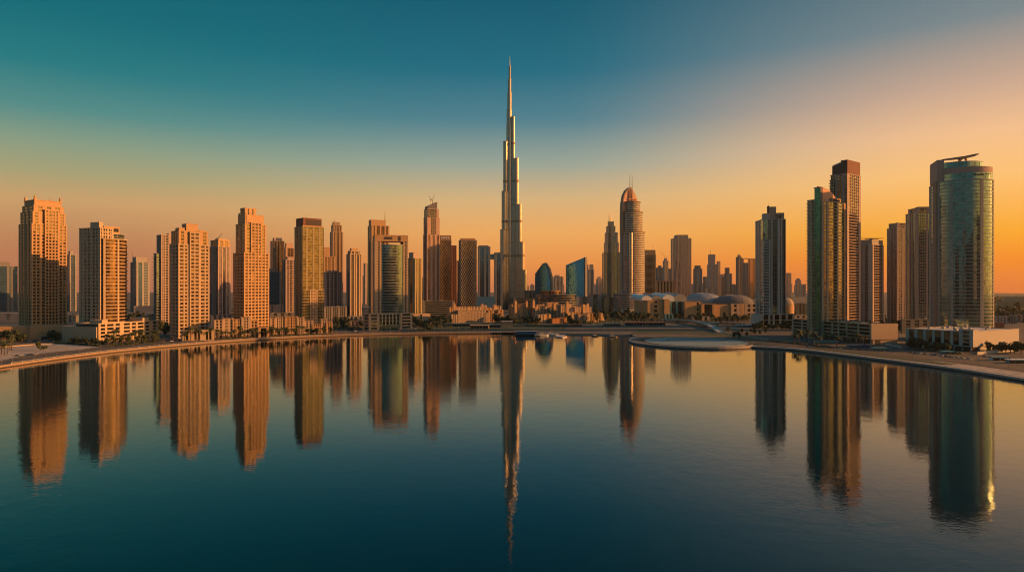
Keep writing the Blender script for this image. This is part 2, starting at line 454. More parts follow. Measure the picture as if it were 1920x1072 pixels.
def ribbon(name, pts, o0, o1, z0, z1, mat, kind='structure', label=None, cat=None):
    """a strip along a polyline, offset to its left by o0..o1"""
    n = len(pts); nr = []
    for i in range(n):
        a, c = Vector(pts[max(0, i-1)]), Vector(pts[min(n-1, i+1)])
        d = (c-a).normalized(); nr.append(Vector((-d.y, d.x)))
    vs = []
    for p, m in zip(pts, nr):
        a = Vector(p)+m*o0; c = Vector(p)+m*o1
        vs += [(a.x,a.y,z0),(a.x,a.y,z1),(c.x,c.y,z1),(c.x,c.y,z0)]
    fs = []
    for i in range(n-1):
        a, c = 4*i, 4*i+4
        fs += [(a,c,c+1,a+1)[::-1], (a+1,c+1,c+2,a+2)[::-1], (a+2,c+2,c+3,a+3)[::-1]]
    fs = [f[::-1] for f in fs]
    bb = MB(); bb.add(vs, fs+[(0,1,2,3),(4*n-4,4*n-1,4*n-2,4*n-3)])
    o = bb.build(name, mat); tag(o, label, cat, None, kind); return o
def dense(pts, step=12):
    out = []
    for a, c in zip(pts, pts[1:]):
        L = math.hypot(c[0]-a[0], c[1]-a[1]); m = max(1, int(L/step))
        out += [(a[0]+(c[0]-a[0])*i/m, a[1]+(c[1]-a[1])*i/m) for i in range(m)]
    return out+[pts[-1]]
def soften(pts, it=3):
    for _ in range(it):
        pts = [pts[0]]+[((a[0]+2*b_[0]+c[0])/4, (a[1]+2*b_[1]+c[1])/4) for a, b_, c in zip(pts, pts[1:], pts[2:])]+[pts[-1]]
    return pts
LS = soften(dense(left_shore[2:]), 6); RS = soften(dense([isl(306)]+right_shore[:-1]), 3); MS = dense(mid_shore)
IS = isl_shore
ribbon('left_quay', LS, -.6, 1.4, -1.5, GZ+.4, MT['brown'])
ribbon('left_tide_band', LS, -.72, -.55, -1.5, .75, MT['dark'])
ribbon('left_promenade', LS, 1.4, 7, GZ-.5, GZ+.05, MT['paving'])
ribbon('left_road', LS, 11, 21, GZ-.5, GZ+.02, MT['asphalt'])
ribbon('right_quay', RS, -.5, 1.3, -1.5, GZ+.5, MT['concrete'])
ribbon('right_promenade', RS, 1.3, 9, GZ-.5, GZ+.05, MT['sandfloor'])
ribbon('right_tide_band', RS, -.62, -.45, -1.5, .7, MT['dark'])
ribbon('right_sand', RS[14:], 10, 34, GZ-.5, GZ+.035, MT['sandfloor'])
ribbon('right_road', RS[6:], 36, 46, GZ-.5, GZ+.02, MT['asphalt'])
ribbon('right_lawn', RS[3:17], 12, 30, GZ-.5, GZ+.045, MT['lawn'])
ribbon('middle_quay', MS, -.5, 1.5, -1.5, GZ+.3, MT['grey'])
ribbon('middle_terrace', MS, 1.5, 16, GZ-.5, GZ+.05, MT['paving'])
ribbon('island_tide_band', IS, -.62, -.45, -1.5, .7, MT['dark'])
ribbon('island_quay', IS, -.5, 1.2, -1.5, GZ+.6, MT['concrete'])
ribbon('island_path', IS, 1.2, 10, GZ-.5, GZ+.06, MT['paving'])
def ell(k, kx=1.0, n=48, dx=0, dy=0): return [(ISL[0]+dx+ISL[2]*k*kx*math.cos(2*math.pi*i/n), ISL[1]+dy+ISL[3]*k*math.sin(2*math.pi*i/n)) for i in range(n)]
sheet('island_lawn', ell(.86), GZ+.02, MT['lawn'])
sheet('island_pool', ell(.74, 1.03, dy=-8), GZ+.03, MT['pool'])
pr = ell(.74, 1.03, dy=-8)
ribbon('pool_kerb', (pr+[pr[0]])[::-1], -.2, 1.0, GZ-.2, GZ+.45, MT['concrete'])
isl_c = [(ISL[0]+ISL[2]*.1+ISL[2]*.55*math.cos(math.radians(t)), ISL[1]-4+ISL[3]*.42*math.sin(math.radians(t))) for t in range(20, 170, 10)]
ribbon('pool_terrace', isl_c, 0, 3.2, GZ-.2, GZ+.5, MT['paving'])
# sandy lot and inland road at the left edge
sandlot = [gp(*p)[:2] for p in ((-40,684),(60,664),(150,655),(192,649),(150,643),(95,644.5),(60,646),(30,650),(-40,660))]
sheet('sand_lot', sandlot, GZ+.03, MT['sandfloor'])
ribbon('lot_kerb', [gp(*p)[:2] for p in ((-40,654),(20,650),(60,646.5),(98,645))], 0, 1.2, GZ-.2, GZ+1.0, MT['sand'])
ribbon('inland_road', [gp(*p)[:2] for p in ((-60,648),(30,642),(110,639.5))], -4, 5, GZ-.2, GZ+.025, MT['asphalt'])
sheet('car_park', [gp(*q)[:2] for q in ((1256,604.5),(1330,608),(1412,615),(1440,603),(1350,597),(1262,596))], GZ+.032, MT['asphalt'])
sheet('park_lawn', [gp(*q)[:2] for q in ((1120,611),(1236,613),(1250,604),(1215,592),(1150,590),(1112,600))], GZ+.034, MT['lawn'])
sheet('terrace_lawn', [gp(*q)[:2] for q in ((1180,626),(1300,626),(1350,630),(1420,641),(1440,636),(1350,624),(1290,618),(1200,618))], GZ+.036, MT['lawn'])
sheet('quarter_garden', [gp(*q)[:2] for q in ((775,622),(925,619),(1060,617),(1060,608),(925,606),(800,604))], GZ+.038, MT['lawn'])
# a street going inland in the middle
ribbon('side_street', [gp(*p)[:2] for p in ((672,626),(648,612),(632,600),(640,590))], -7, 7, GZ-.2, GZ+.028, MT['asphalt'])
ribbon('boulevard', [gp(*p)[:2] for p in ((760,606),(900,600),(1100,598),(1240,596),(1400,602),(1500,618))], -6, 6, GZ-.2, GZ+.026, MT['asphalt'])
# viaducts far behind the towers
def viaduct(label, pts, h, w=9):
    r = empty('viaduct', label, 'bridge', (*pts[0], GZ))
    q = [(x-pts[0][0], y-pts[0][1]) for x, y in pts]
    o = ribbon('deck', q, -w, w, h, h+2.2, MT['concrete'], None); o.parent = r
    for x, y in dense(q, 45):
        bb = MB(); bb.box(x-1.2, x+1.2, y-3, y+3, 0, h); bb.box(x-1.8, x+1.8, y-5, y+5, h-1.6, h-.003); bb.build('pier', MT['concrete'], r)
viaduct('long grey viaduct behind the twin-finial tower at the left edge', [(-1150,1400),(-700,1420),(-560,1450)], 14)
viaduct('grey road deck passing behind the slant-topped pinkish tower', [(-330,1480),(-130,1470)], 24)

# the near bank behind the viewpoint: its towers are what the lower glass of the far towers mirrors
bb = MB(); rr = random.Random(21); x = -650
while x < 1500:
    w = rr.uniform(45, 80); y = rr.uniform(-420, -190); h = rr.choice((150, 170, 200, 215, 250, 280))*rr.uniform(.85, 1.1)
    fr_ = rectf(x, x+w, y-rr.uniform(40, 60), y); q = [a for a, c in fr_]
    bb.prism(q, 0, h); bb.prism(offset(q, -6), h+.01, h+rr.uniform(6, 16))
    x += w+rr.uniform(-2, 9)
bb.box(-1700, 1700, -1500, -150, -1, 2.9)
tag(bb.build('opposite_bank_city', MT['dark']), 'city of the bank behind the viewpoint, seen only mirrored in glass', 'city', None, 'stuff')

# ------------------------------------------------------------------ towers of the left shore
FL = 4.6
# twin-finial tower at the far left
t = Tower('residential_tower', 'stepped beige tower with small pointed finials on its roof corners, at the left edge', 'tower', 36, 60, 124.5, 905, 1.0)
pf, pl = '#vv#vv##vv#vv##vv#vv##vv#vv#', '#vv#vv#v#vv#vv#'
H = [t.h(y) for y in (612, 420, 397, 385, 374)]
t.shaft(t.rect(), 0, H[1], (pf, pl, pl, pl), 'tan', 'g_gold')
t.shaft(t.rect(1.2,1.6,1.6,1.6), H[1], H[2], ('#vv##vv#vv#vv##vv#', '#vv#vv#vv#'), 'tan', 'g_gold', 'upper_tier')
t.shaft(t.rect(2.4,3.2,3.2,3.2), H[2], H[3], ('##vv##vv##vv##', '#vv#vv#'), 'tan', 'g_gold', 'upper_tier')
t.block(t.rect(4.5,4.5,4.5,4.5), H[3], H[4], 'tan', 'crown', .5)
bay = rectf(t.Lr*.36, t.Lr*.74, -1.6, 2); t.shaft(bay, 0, H[2]+3, ('#vv#vv#vv#vv#', 'v', None, 'v'), 'tan', 'g_gold', 'projecting_bay', top=1.5)
for x in (5.5, t.Lr-5.5):
    for y in (5.5, t.Ll-5.5):
        b = MB(); z = H[4]+1; b.prism([(x+1.7*math.cos(i*math.pi/4), y+1.7*math.sin(i*math.pi/4)) for i in range(8)], z, z+2.2)
        b.loft([[(x+r*math.cos(i*math.pi/4), y+r*math.sin(i*math.pi/4), z+2.2+h) for i in range(8)] for r, h in ((1.8,.003),(1.5,1.6),(.8,3),(.15,4.4))])
        b.build('finial', MT['tan'], t.root)
p = Tower('podium_building', 'wide beige windowless podium wall beneath the twin-finial tower', 'building', -60, 57, 122, 878, a=24)
b = MB(); b.prism([(0,0),(p.Lr,0),(p.Lr,22),(-60,22),(-75,6)], 0, p.h(611)); q = b.build('wall', MT['tan'], p.root)
for x in (10, 24, 33): b = MB(); b.box(x, x+5, -.25, .6, 9, 9.6); b.build('vent_slot', MT['dark'], p.root)
for x, w in ((-40, 1.4), (-2, 1.6)):
    b = MB(); b.box(x-w, x+w, -1.2+(0 if x > -10 else 2.2), 2.5, -.02, p.h(611)+.6); b.build('pilaster', MT['brown'], p.root)
for x in (12, 27): b = MB(); b.box(x, x+8.5, -.3, .5, 0, 4); b.build('garage_door', MT['dark'], p.root)

# second tower: blank-walled penthouse, curved glass front, on a white-windowed podium
t = Tower('residential_tower', 'tower with a blank penthouse, dark rooftop screen and curved banded glass front', 'tower', 144, 188, 239, 872, 1.15)
H = {y: t.h(y) for y in (612, 468, 448, 437, 428, 416, 424)}
left = '#v##vv#vv##vv#v##'
t.shaft(t.rect(0, t.Lr*.55, 6, 0), 0, H[428], (left, '#', left, left), 'sand', 'g_dark')
t.shaft([arc((t.Lr*.06,-3),(t.Lr*.93,-2.5),5,10),[(t.Lr*.93,-2.5),(t.Lr*.93,t.Ll*.7)],[(t.Lr*.93,t.Ll*.7),(t.Lr*.06,t.Ll*.7)],[(t.Lr*.06,t.Ll*.7),(t.Lr*.06,-3)]], 0, H[448], ('#vvvvvv#vvvvvvv', 'vvvvv', None, None), 'sand', 'g_amber', 'glazed_bow', bh=1.0)
t.shaft(rectf(t.Lr*.12, t.Lr*.88, 0, t.Ll*.5), H[448], H[437], ('ggg', 'ggg', None, None), 'sand', 'g_teal', 'roof_lounge', top=.6)
t.shaft(rectf(t.Lr*.92, t.Lr, 2, t.Ll*.8), 0, H[468], ('b', 'bbbb', 'b', None), 'grey', 'g_dark', 'balcony_wing')
t.block(rectf(0, t.Lr*.15, t.Ll*.05, t.Ll*.42), H[428], H[416], 'sand', 'penthouse')
t.block(rectf(t.Lr*.15+.1, t.Lr*.72, 1, 8), H[437], H[424], 'tan', 'crown', .3)
b = MB(); b.box(t.Lr*.19, t.Lr*.68, .7, 1.3, H[437]+3.2, H[424]-1.2); o = b.build('rooftop_screen', MT['screen'], t.root)
p = Tower('podium_building', 'long podium with a blank left wall and windowed sunlit right face below the screen-topped tower', 'building', 116, 183, 297, 835, a=70)
Hp = p.h(604)
b = MB(); b.prism([(-.3,2),(14,2),(14,p.Ll),(-.3,p.Ll)], 0, p.h(613)); b.build('blank_wall', MT['sand'], p.root)
p.shaft(rectf(2.1, p.Lr, 1, 40), 3.8, Hp-3, ('#RR#RRR#RR##RRR#RR#RRR#RR##RR#', '#RRR#RRR#', None, None), 'sand', 'g_dark', 'windowed_wing', fl=4.6, bh=2.2, top=1.6)
p.shaft(rectf(2.3, p.Lr-.3, 2.2, 39), 0, 3.8, ('#v#v#v#v#v#v#v#v#v#', None, None, None), 'sand', 'g_dark', 'arcade', fl=3.8, bh=.3, top=0)
for x0, x1, dh in ((6, 14, 2.5), (p.Lr*.72, p.Lr*.84, 2.5)):
    b = MB(); b.box(x0, x1, 0.1, 22, Hp-2.9, Hp+dh); b.build('raised_parapet', MT['sand'], p.root)

# tall tower pair in the left third
t = Tower('residential_tower', 'dark-sided tower half hidden behind the broad orange-lit tower', 'tower', 291, 299, 323, 1150, .9)
H = [t.h(y) for y in (476, 441)]
t.shaft(t.rect(0, 0, 0, 3), 0, H[1], ('#ww#wv#ggg', '#ww#gg#ww#'), 'mauve', 'g_dark')
t.shaft(rectf(-3, 3, t.Ll*.2, t.Ll*.9), 0, H[0], ('b', None, 'b', 'bbb'), 'grey', 'g_teal', 'balcony_wing')
t.block(rectf(t.Lr*.7, t.Lr, -.8, 8), H[1]-14, H[1]+4, 'mauve', 'crown')
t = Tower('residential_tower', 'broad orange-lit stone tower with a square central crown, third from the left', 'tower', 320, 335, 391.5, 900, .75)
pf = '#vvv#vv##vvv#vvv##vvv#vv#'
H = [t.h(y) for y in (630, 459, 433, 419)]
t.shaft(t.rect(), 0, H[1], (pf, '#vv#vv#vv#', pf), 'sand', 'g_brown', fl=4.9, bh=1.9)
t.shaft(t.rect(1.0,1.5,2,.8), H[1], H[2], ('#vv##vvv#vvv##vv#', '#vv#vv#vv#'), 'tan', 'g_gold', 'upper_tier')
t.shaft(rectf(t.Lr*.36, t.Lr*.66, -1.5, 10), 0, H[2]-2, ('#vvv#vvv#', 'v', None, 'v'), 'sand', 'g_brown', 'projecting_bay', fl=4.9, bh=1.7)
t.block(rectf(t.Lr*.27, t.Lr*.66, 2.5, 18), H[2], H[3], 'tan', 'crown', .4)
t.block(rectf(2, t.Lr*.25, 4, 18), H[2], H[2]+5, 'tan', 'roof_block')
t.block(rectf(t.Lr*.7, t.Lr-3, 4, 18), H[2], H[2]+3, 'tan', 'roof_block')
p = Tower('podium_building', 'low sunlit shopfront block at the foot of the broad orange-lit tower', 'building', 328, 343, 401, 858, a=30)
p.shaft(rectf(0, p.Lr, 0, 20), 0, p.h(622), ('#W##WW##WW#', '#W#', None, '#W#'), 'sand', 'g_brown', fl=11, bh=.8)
t = Tower('residential_tower', 'slim tower with a dark left face and gold glass top, between the two orange-lit towers', 'tower', 394, 409, 431.5, 1300, .9)
H = [t.h(y) for y in (590, 463, 451)]
t.shaft(t.rect(), 0, H[1], ('#ww#gg#ww#', 'ggg#ww#ggg'), 'mauve', 'g_dark')
t.shaft(t.rect(1,1,1,1), H[1], H[2], ('#gg#gg#', '#gg#'), 'tan', 'g_gold', 'upper_tier')
t.block(rectf(3, t.Lr-3, 3, 14), H[2], H[2]+4, 'tan', 'crown')
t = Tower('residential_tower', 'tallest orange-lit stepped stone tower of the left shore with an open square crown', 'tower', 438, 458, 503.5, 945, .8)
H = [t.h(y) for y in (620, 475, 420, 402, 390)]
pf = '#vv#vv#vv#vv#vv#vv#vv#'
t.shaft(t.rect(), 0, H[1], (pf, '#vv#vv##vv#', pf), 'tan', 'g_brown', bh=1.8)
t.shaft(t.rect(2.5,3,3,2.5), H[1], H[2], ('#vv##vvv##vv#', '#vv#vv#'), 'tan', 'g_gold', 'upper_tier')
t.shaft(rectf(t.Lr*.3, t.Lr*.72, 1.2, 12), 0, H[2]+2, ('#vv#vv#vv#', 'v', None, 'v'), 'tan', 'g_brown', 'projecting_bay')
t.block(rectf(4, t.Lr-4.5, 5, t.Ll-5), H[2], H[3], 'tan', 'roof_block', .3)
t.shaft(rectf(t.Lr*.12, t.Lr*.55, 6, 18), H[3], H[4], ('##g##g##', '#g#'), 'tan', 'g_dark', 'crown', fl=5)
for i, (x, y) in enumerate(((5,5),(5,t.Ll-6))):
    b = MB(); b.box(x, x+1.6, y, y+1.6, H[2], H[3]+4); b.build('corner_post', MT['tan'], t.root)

# towers behind, middle left
def simple(name, label, xl, xc, xr, yt, D, st, gl, pf, pl=None, ratio=.9, crown=None, steps=(), mast=None, a=None, fl=FL, bh=1.5, cat='tower', sag=0):
    t = Tower(name, label, cat, xl, xc, xr, D, ratio, a)
    h = t.h(yt)
    t.shaft(t.bow(sag) if sag else t.rect(), 0, h, (pf, pl or pf, pf, pl or pf), st, gl, fl=fl, bh=bh)
    ins = 0
    for (y, i) in steps:
        h2 = t.h(y); ins += i
        t.shaft(t.rect(ins,ins,ins,ins), h, h2, (pf, pl or pf, pf, pl or pf), st, gl, 'upper_tier', fl=fl, bh=bh); h = h2
    if crown:
        (f0, f1, y, mat) = crown
        h2 = t.h(y); t.block(rectf(t.Lr*f0, t.Lr*f1, t.Ll*.2+ins, t.Ll*.8-ins*.5), h, h2, mat, 'crown', .3); hh = h2
    else: hh = h
    if mast: t.mast(t.u(mast[0]), t.Ll*.3, hh, t.h(mast[1]), mast[2] if len(mast) > 2 else .7)
    if D < 1500: t.clutter(ins+1, t.Lr-ins-1, ins+1, t.Ll-ins-1, h+.2, 4, int(xl))
    return t
simple('office_tower', 'blue glass office block with a white window strip, cut by the left edge', -30, -12, 33, 499, 1900, 'slate', 'g_blue', 'gggggg#w#gg', 'gggg', .6, (.1, .75, 491, 'slate'))
simple('residential_tower', 'thin pale blue tower in the gap between the two leftmost towers', 126, 131, 143, 478, 1950, 'grey', 'g_blue', '#ggg#', 'ggg', 1.2, (.1, .6, 471, 'grey'))
t = simple('office_tower', 'blue glass tower with a grey angular top behind the long windowed podium', 245, 256, 280, 492, 1900, 'grey', 'g_blue', '#gg#ww#', 'ggg', 1.0, (.05, .9, 482, 'grey'), mast=(252, 466))
p = simple('low_building', 'plain pinkish low block behind the long podium, below the blue angular tower', 250, 252, 291, 575, 1700, 'mauve', 'g_dark', '#########', '#', .5, cat='building')
simple('hotel_tower', 'pale pink ribbed round-topped tower between the tallest orange tower and the olive glass tower', 507, 512, 533, 452, 2000, 'pink', 'g_brown', 'ffffffff', 'ffff', .8, (.15, .85, 446, 'pink'), sag=5)
simple('hotel_tower', 'pink tower with a stepped top just left of the olive glass tower', 532, 536, 553, 465, 2050, 'pink', 'g_brown', '#ffff#', '#f#', .8, (.1, .8, 456, 'pink'))
simple('office_tower', 'short dark blue glass tower in front of the pale pink tower', 503, 505, 527, 510, 1500, 'slate', 'g_blue', 'ggggg#', 'ggg', .8, (.05, .6, 504, 'slate'))
simple('low_building', 'small pink block at the foot of the dark blue glass tower', 504, 506, 532, 573, 1330, 'pink', 'g_dark', '#w#####w#', '#', .5, cat='building')
simple('residential_tower', 'dark beige balcony tower close on the left of the olive glass tower', 531, 536, 556, 488, 1250, 'mauve', 'g_brown', '#ww#bb#ww#', '#bb#', .8, (.2, .9, 482, 'mauve'))
t = Tower('residential_tower', 'olive and gold glass tower with a dark framed rooftop sign box', 'tower', 553, 568, 606, 1060, .85)
H = [t.h(y) for y in (500, 425, 409)]
t.shaft(t.rect(), 0, H[1], ('vv#vvv#vvv#vv', '#bb#b#'), 'olive', 'g_gold', bh=.8)
t.shaft(rectf(t.Lr*.34, t.Lr*.68, -1.1, 6), 0, t.h(545), ('#ww#ww#', None, None, None), 'sand', 'g_brown', 'projecting_bay')
t.shaft(rectf(-.4, t.Lr*.3, -.9, 6), 0, t.h(545), ('bbbb', None, None, None), 'olive', 'g_gold', 'balcony_stack')
t.shaft(rectf(t.Lr*.72, t.Lr+.4, -.9, 6), 0, t.h(545), ('bbbb', None, None, None), 'olive', 'g_gold', 'balcony_stack')
t.block(t.rect(1.5,2,2,1), H[1], H[2], 'maroon', 'crown', .3)
b = MB(); b.box(t.Lr*.18, t.Lr*.93, 1.1, 1.6, H[1]+3, H[2]-1.5); b.build('rooftop_sign', MT['dark'], t.root)
b = MB(); b.box(0, t.Lr, .9, 1.4, H[1], H[1]+2.6); b.build('parapet', MT['orange'], t.root)
simple('residential_tower', 'small gold stepped tower peeping out right of the olive glass tower', 604, 607, 628, 482, 1700, 'tan', 'g_gold', '#ww#ww#ww#', '#w#', .8, (.0, .6, 464, 'tan'))
simple('residential_tower', 'squat dark ribbed tower in front of the slender bronze tower', 606, 610, 641, 511, 1310, 'mauve', 'g_dark', '#vv#ww#vv#ww#', '#', .7, (.2, .8, 508, 'mauve'))
simple('parking_building', 'grey gridded garage block under the squat dark ribbed tower', 606, 608, 650, 576, 1285, 'grey', 'g_dark', '#www#www#www#', '#ww#', .6, cat='building')
simple('residential_tower', 'slender bronze tower, tallest between the olive tower and the curved glass tower', 619, 624, 643, 435, 2000, 'brown', 'g_brown', '#g#ff#g#', '#g#', .9, (.15, .8, 416, 'brown'), steps=((422, 3),), mast=(629, 409))
simple('residential_tower', 'narrow beige and dark striped tower with a small peaked crown', 650, 657, 677.5, 477, 1300, 'sand', 'g_dark', '#ggg#w#gg#w#', '#gg#', .8, (.2, .8, 466, 'tan'), steps=((471, 2),))
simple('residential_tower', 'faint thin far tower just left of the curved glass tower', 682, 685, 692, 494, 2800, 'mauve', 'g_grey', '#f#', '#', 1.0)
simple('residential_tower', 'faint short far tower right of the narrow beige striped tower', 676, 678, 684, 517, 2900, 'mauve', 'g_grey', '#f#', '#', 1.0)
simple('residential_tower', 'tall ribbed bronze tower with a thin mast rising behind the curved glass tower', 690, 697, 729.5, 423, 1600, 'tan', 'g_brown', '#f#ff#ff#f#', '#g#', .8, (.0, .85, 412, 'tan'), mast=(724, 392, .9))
t = Tower('office_tower', 'curved teal glass tower with a tan signboard crown, standing on a colonnaded podium', 'tower', 699, 703, 764.5, 1090, .5)
H = [t.h(y) for y in (590, 452, 441)]
t.shaft(rectf(0, t.Lr*.18, 0, t.Ll), 0, H[1], ('##w#', '#w#w#'), 'sand', 'g_dark', 'side_pier')
t.shaft(rectf(t.Lr*.87, t.Lr, 0, t.Ll), 0, H[1], ('#w#', '#w#w#'), 'sand', 'g_dark', 'side_pier')
t.shaft([arc((t.Lr*.18,1),(t.Lr*.87,1),4.5,12),[(t.Lr*.87,1),(t.Lr*.87,t.Ll-1)],[(t.Lr*.87,t.Ll-1),(t.Lr*.18,t.Ll-1)],[(t.Lr*.18,t.Ll-1),(t.Lr*.18,1)]], 0, H[1]-6, ('gvvvvvvvvgggg',None,None,None), 'concrete', 'g_teal', 'glazed_bow', bh=.9)
t.block(rectf(-.3, t.Lr+.3, -.8, t.Ll), H[1], H[2], 'tan', 'crown', .2)
b = MB(); b.box(t.Lr*.72, t.Lr*.78, -1.3, -.7, H[1]+1.5, H[2]-1); b.build('crown_slot', MT['dark'], t.root)
b = MB(); x = t.Lr*.28
for k in range(6): b.box(x+k*2.3, x+k*2.3+1.5, -1.25, -.78, H[1]+3.5, H[1]+7.0+(k % 2)*.6)
b.build('sign_lettering', MT['dark'], t.root)
p = Tower('podium_building', 'four-storey colonnaded podium on the quay under the curved teal glass tower', 'building', 679, 693, 772, 1062, .4)
hp = p.h(590)
p.shaft(rectf(0, p.Lr*.2, 0, 24), 0, hp, ('#vvvv#', None, None, '#vv#'), 'sand', 'g_dark', 'side_wing', fl=5, bh=2.0)
p.shaft(rectf(p.Lr*.2+.3, p.Lr*.72, 1, 24), 8, hp, ('#RR#RR#RR#RR#RR#RR#', None, None, None), 'sand', 'g_deep', 'window_wing', fl=5.2, bh=1.0)
p.shaft(rectf(p.Lr*.2+.4, p.Lr*.72-.2, 3, 24), 0, 8, ('#GGGGGGGGGG#', None, None, None), 'sand', 'g_teal', 'entrance_glazing', top=0)
p.shaft(rectf(p.Lr*.72+.3, p.Lr, 0, 24), 0, hp, ('#vvvvv#', '#vv#', None, None), 'sand', 'g_dark', 'side_wing', fl=5, bh=2.0)
p.clutter(3, p.Lr-4, 3, 22, hp+.2, 8, 71)
simple('residential_tower', 'speckled narrow tower with a gold upper edge right behind the curved teal tower', 764, 778, 790.5, 485, 1400, 'olive', 'g_gold', '#b#bb#', '##gg##', 1.0, (.0, .6, 474, 'mauve'), mast=(771, 466))
t = simple('low_building', 'long low tan annexe right of the colonnaded podium', 764, 768, 806, 590, 1330, 'sand', 'g_dark', '#w###w####', '#', .3, cat='building')
simple('residential_tower', 'thin grey far tower at the left flank of the slant-topped pinkish tower', 786, 789, 795, 520, 2300, 'mauve', 'g_grey', '#f#', '#', 1.0)

# slant-topped pinkish tower and the two lattice towers
t = Tower('residential_tower', 'tall pinkish tower with a slanted dark top, left of the lattice towers', 'tower', 794, 801, 824.5, 1500, .8)
H = [t.h(y) for y in (408, 392, 377)]
t.shaft(t.rect(), 0, t.h(440), ('#ff##ff##ff#', '#gg#'), 'pink', 'g_brown')
t.shaft(t.rect(.6,.8,.8,.8), t.h(440), H[0], ('##hhh##', '#gg#'), 'pink', 'g_dark', 'upper_tier')
t.shaft(t.rect(1.5,2.5,2,1.5), H[0], H[1], ('hhhh#', 'gg'), 'pink', 'g_dark', 'upper_tier')
b = MB(); x1 = t.Lr-5; y0, y1 = 3, t.Ll-4; z = H[1]+1
b.add([(2,y0,z),(x1,y0,z),(x1,y1,z),(2,y1,z),(2,y0,z+6),(x1,y0,H[2]),(x1,y1,H[2]),(2,y1,z+6)], [(0,1,5,4),(1,2,6,5),(2,3,7,6),(3,0,4,7),(4,5,6,7)])
b.build('slanted_crown', MT['slate'], t.root)
t = Tower('office_tower', 'dark diagonal-lattice tower with a leaning right edge next to the slant-topped tower', 'tower', 823, 824.5, 846, 1560, .7)
h = t.h(441); fr, g = MB(), MB(); facade(fr, g, rectf(0, t.Lr, 0, t.Ll), 0, h-12, ('x'*14,)*4, d=1.0, top=2)
o = fr.build('lattice_shaft', MT['brown'], t.root); g.build('glazing', MT['g_brown'], o)
b = MB(); b.prism([(0,0),(t.Lr,0),(t.Lr,t.Ll),(0,t.Ll)], h-10, h); b.build('crown', MT['brown'], t.root)
b = MB()
for k in range(5): b.box(3+k*4, 5.6+k*4, -.5, -.03, h-8, h-3.5)
b.build('sign_lettering', MT['white_paint'], t.root)
simple('residential_tower', 'reddish slim tower wedged between the two lattice towers', 845, 847, 855.5, 461, 1620, 'maroon', 'g_brown', '#w#w#', '#w#', 1.2)
simple('residential_tower', 'narrow dim tower on the left side of the flat-topped lattice tower', 854, 856, 862, 489, 2100, 'brown', 'g_brown', '#f#', '#', 1.2)
t = Tower('office_tower', 'flat-topped tower wrapped in a fine diagonal lattice, standing apart left of the supertall spire', 'tower', 860.5, 864, 893.5, 1500, .8)
h = t.h(451); fr, g = MB(), MB(); facade(fr, g, t.rect(), 0, h, ('x'*18,)*4, d=1.0, top=2)
o = fr.build('lattice_shaft', MT['grey'], t.root); g.build('glazing', MT['g_brown'], o)
t.block(t.rect(2,3,3,2), h+.3, t.h(446.5), 'orange', 'crown')
# dark podium deck and bridge-linked twin towers
simple('low_building', 'dark wide glazed podium at the foot of the slant-topped and lattice towers', 786, 792, 852, 565, 1440, 'slate', 'g_dark', '#vvvvvvvvvv#', '#v#', .4, cat='building')
t = Tower('hotel_tower', 'pair of slim grey towers joined high up by a bridge, left of the supertall spire', 'tower', 895, 896, 919, 2000, a=3)
h = t.h(463); u2 = t.u(927); u3 = t.u(942)
t.shaft(t.rect(), 0, h, ('#ff#f#', '#ff#'), 'grey', 'g_grey')
t.block(rectf(2, t.Lr-5, 2, 15), h, h+5, 'grey', 'crown')
t.shaft(rectf(u2, u3, 2, t.Ll), 0, t.h(474), ('#ff#', '#ff#'), 'grey', 'g_grey', 'second_shaft')
t.shaft(rectf(t.Lr*.5, u3+6, 5, 20), t.h(486), t.h(477), ('ggggg', 'g', 'ggggg', 'g'), 'concrete', 'g_grey', 'sky_bridge')
simple('low_building', 'blue hoarded low block at the foot of the bridge-linked towers', 892, 894, 927, 557, 1950, 'bluep', 'g_blue', '##########', '#', .4, cat='building')

# ------------------------------------------------------------------ the supertall spire
BX, BD = 955.5, 2180.0
root = empty('supertall_tower', 'supertall silver tower of stepped rounded setbacks ending in a needle spire', 'skyscraper', (X(BX, BD), BD, GZ))
def capsule(d, w, ang, n=9):
    m = .70; be = math.pi-math.asin(m); n = 14
    pts = [(-w*.2, -w*m)]+[(d+w*math.cos(a), w*math.sin(a)) for a in (-be+2*be*i/n for i in range(n+1))]+[(-w*.2, w*m)]
    c, s = math.cos(ang), math.sin(ang)
    return [(x*c-y*s, x*s+y*c) for x, y in pts]
def hb(y): return Z(y, BD)-GZ
wings = [(math.radians(210), [(21,268,7.5),(26,361,8.6),(31,433,9.4),(37,495,10.1),(46,548,10.8)], .866),
         (math.radians(330), [(17.5,222,6.5),(30,300,8.2),(40,386,9.2),(49,456,9.9),(57.5,508,10.6),(65,548,11.2)], .866),
         (math.radians(90), [(20,245,7),(30,330,8.4),(40,410,9.3),(50,475,10),(60,535,10.7)], 1.0)]
MECH = [hb(y) for y in (270, 341, 416, 480)]
for ang, lobes, kx in wings:
    for e, y, w in lobes:
        d = (e-w)/kx; pl = capsule(d, w, ang); h = hb(y)
        fr, g = MB(), MB(); fc = polyf(pl)
        fr2 = [fc[0]]+[[p for f in fc[1:-2] for p in f[:1]]+[fc[-3][1]]]+fc[-2:]
        facade(fr, g, [fc[0], [f[0] for f in fc[1:-2]]+[fc[-3][1]], fc[-2], fc[-1]], 0, h, ('f'*max(2, int(d/6)), 'f'*9, 'f'*max(2, int(d/6)), None), d=.7, top=3.0, topd=.5)
        o = fr.build('setback_wing', MT['steel'], root); g.build('glazing', MT['g_silver'], o)
        mb = MB()
        for m in MECH:
            if m < h-8: mb.prism(offset(pl, .6), m-3.5, m+3.5)
        if mb.v: mb.build('plant_floor_band', MT['brown'], o)
n = 16
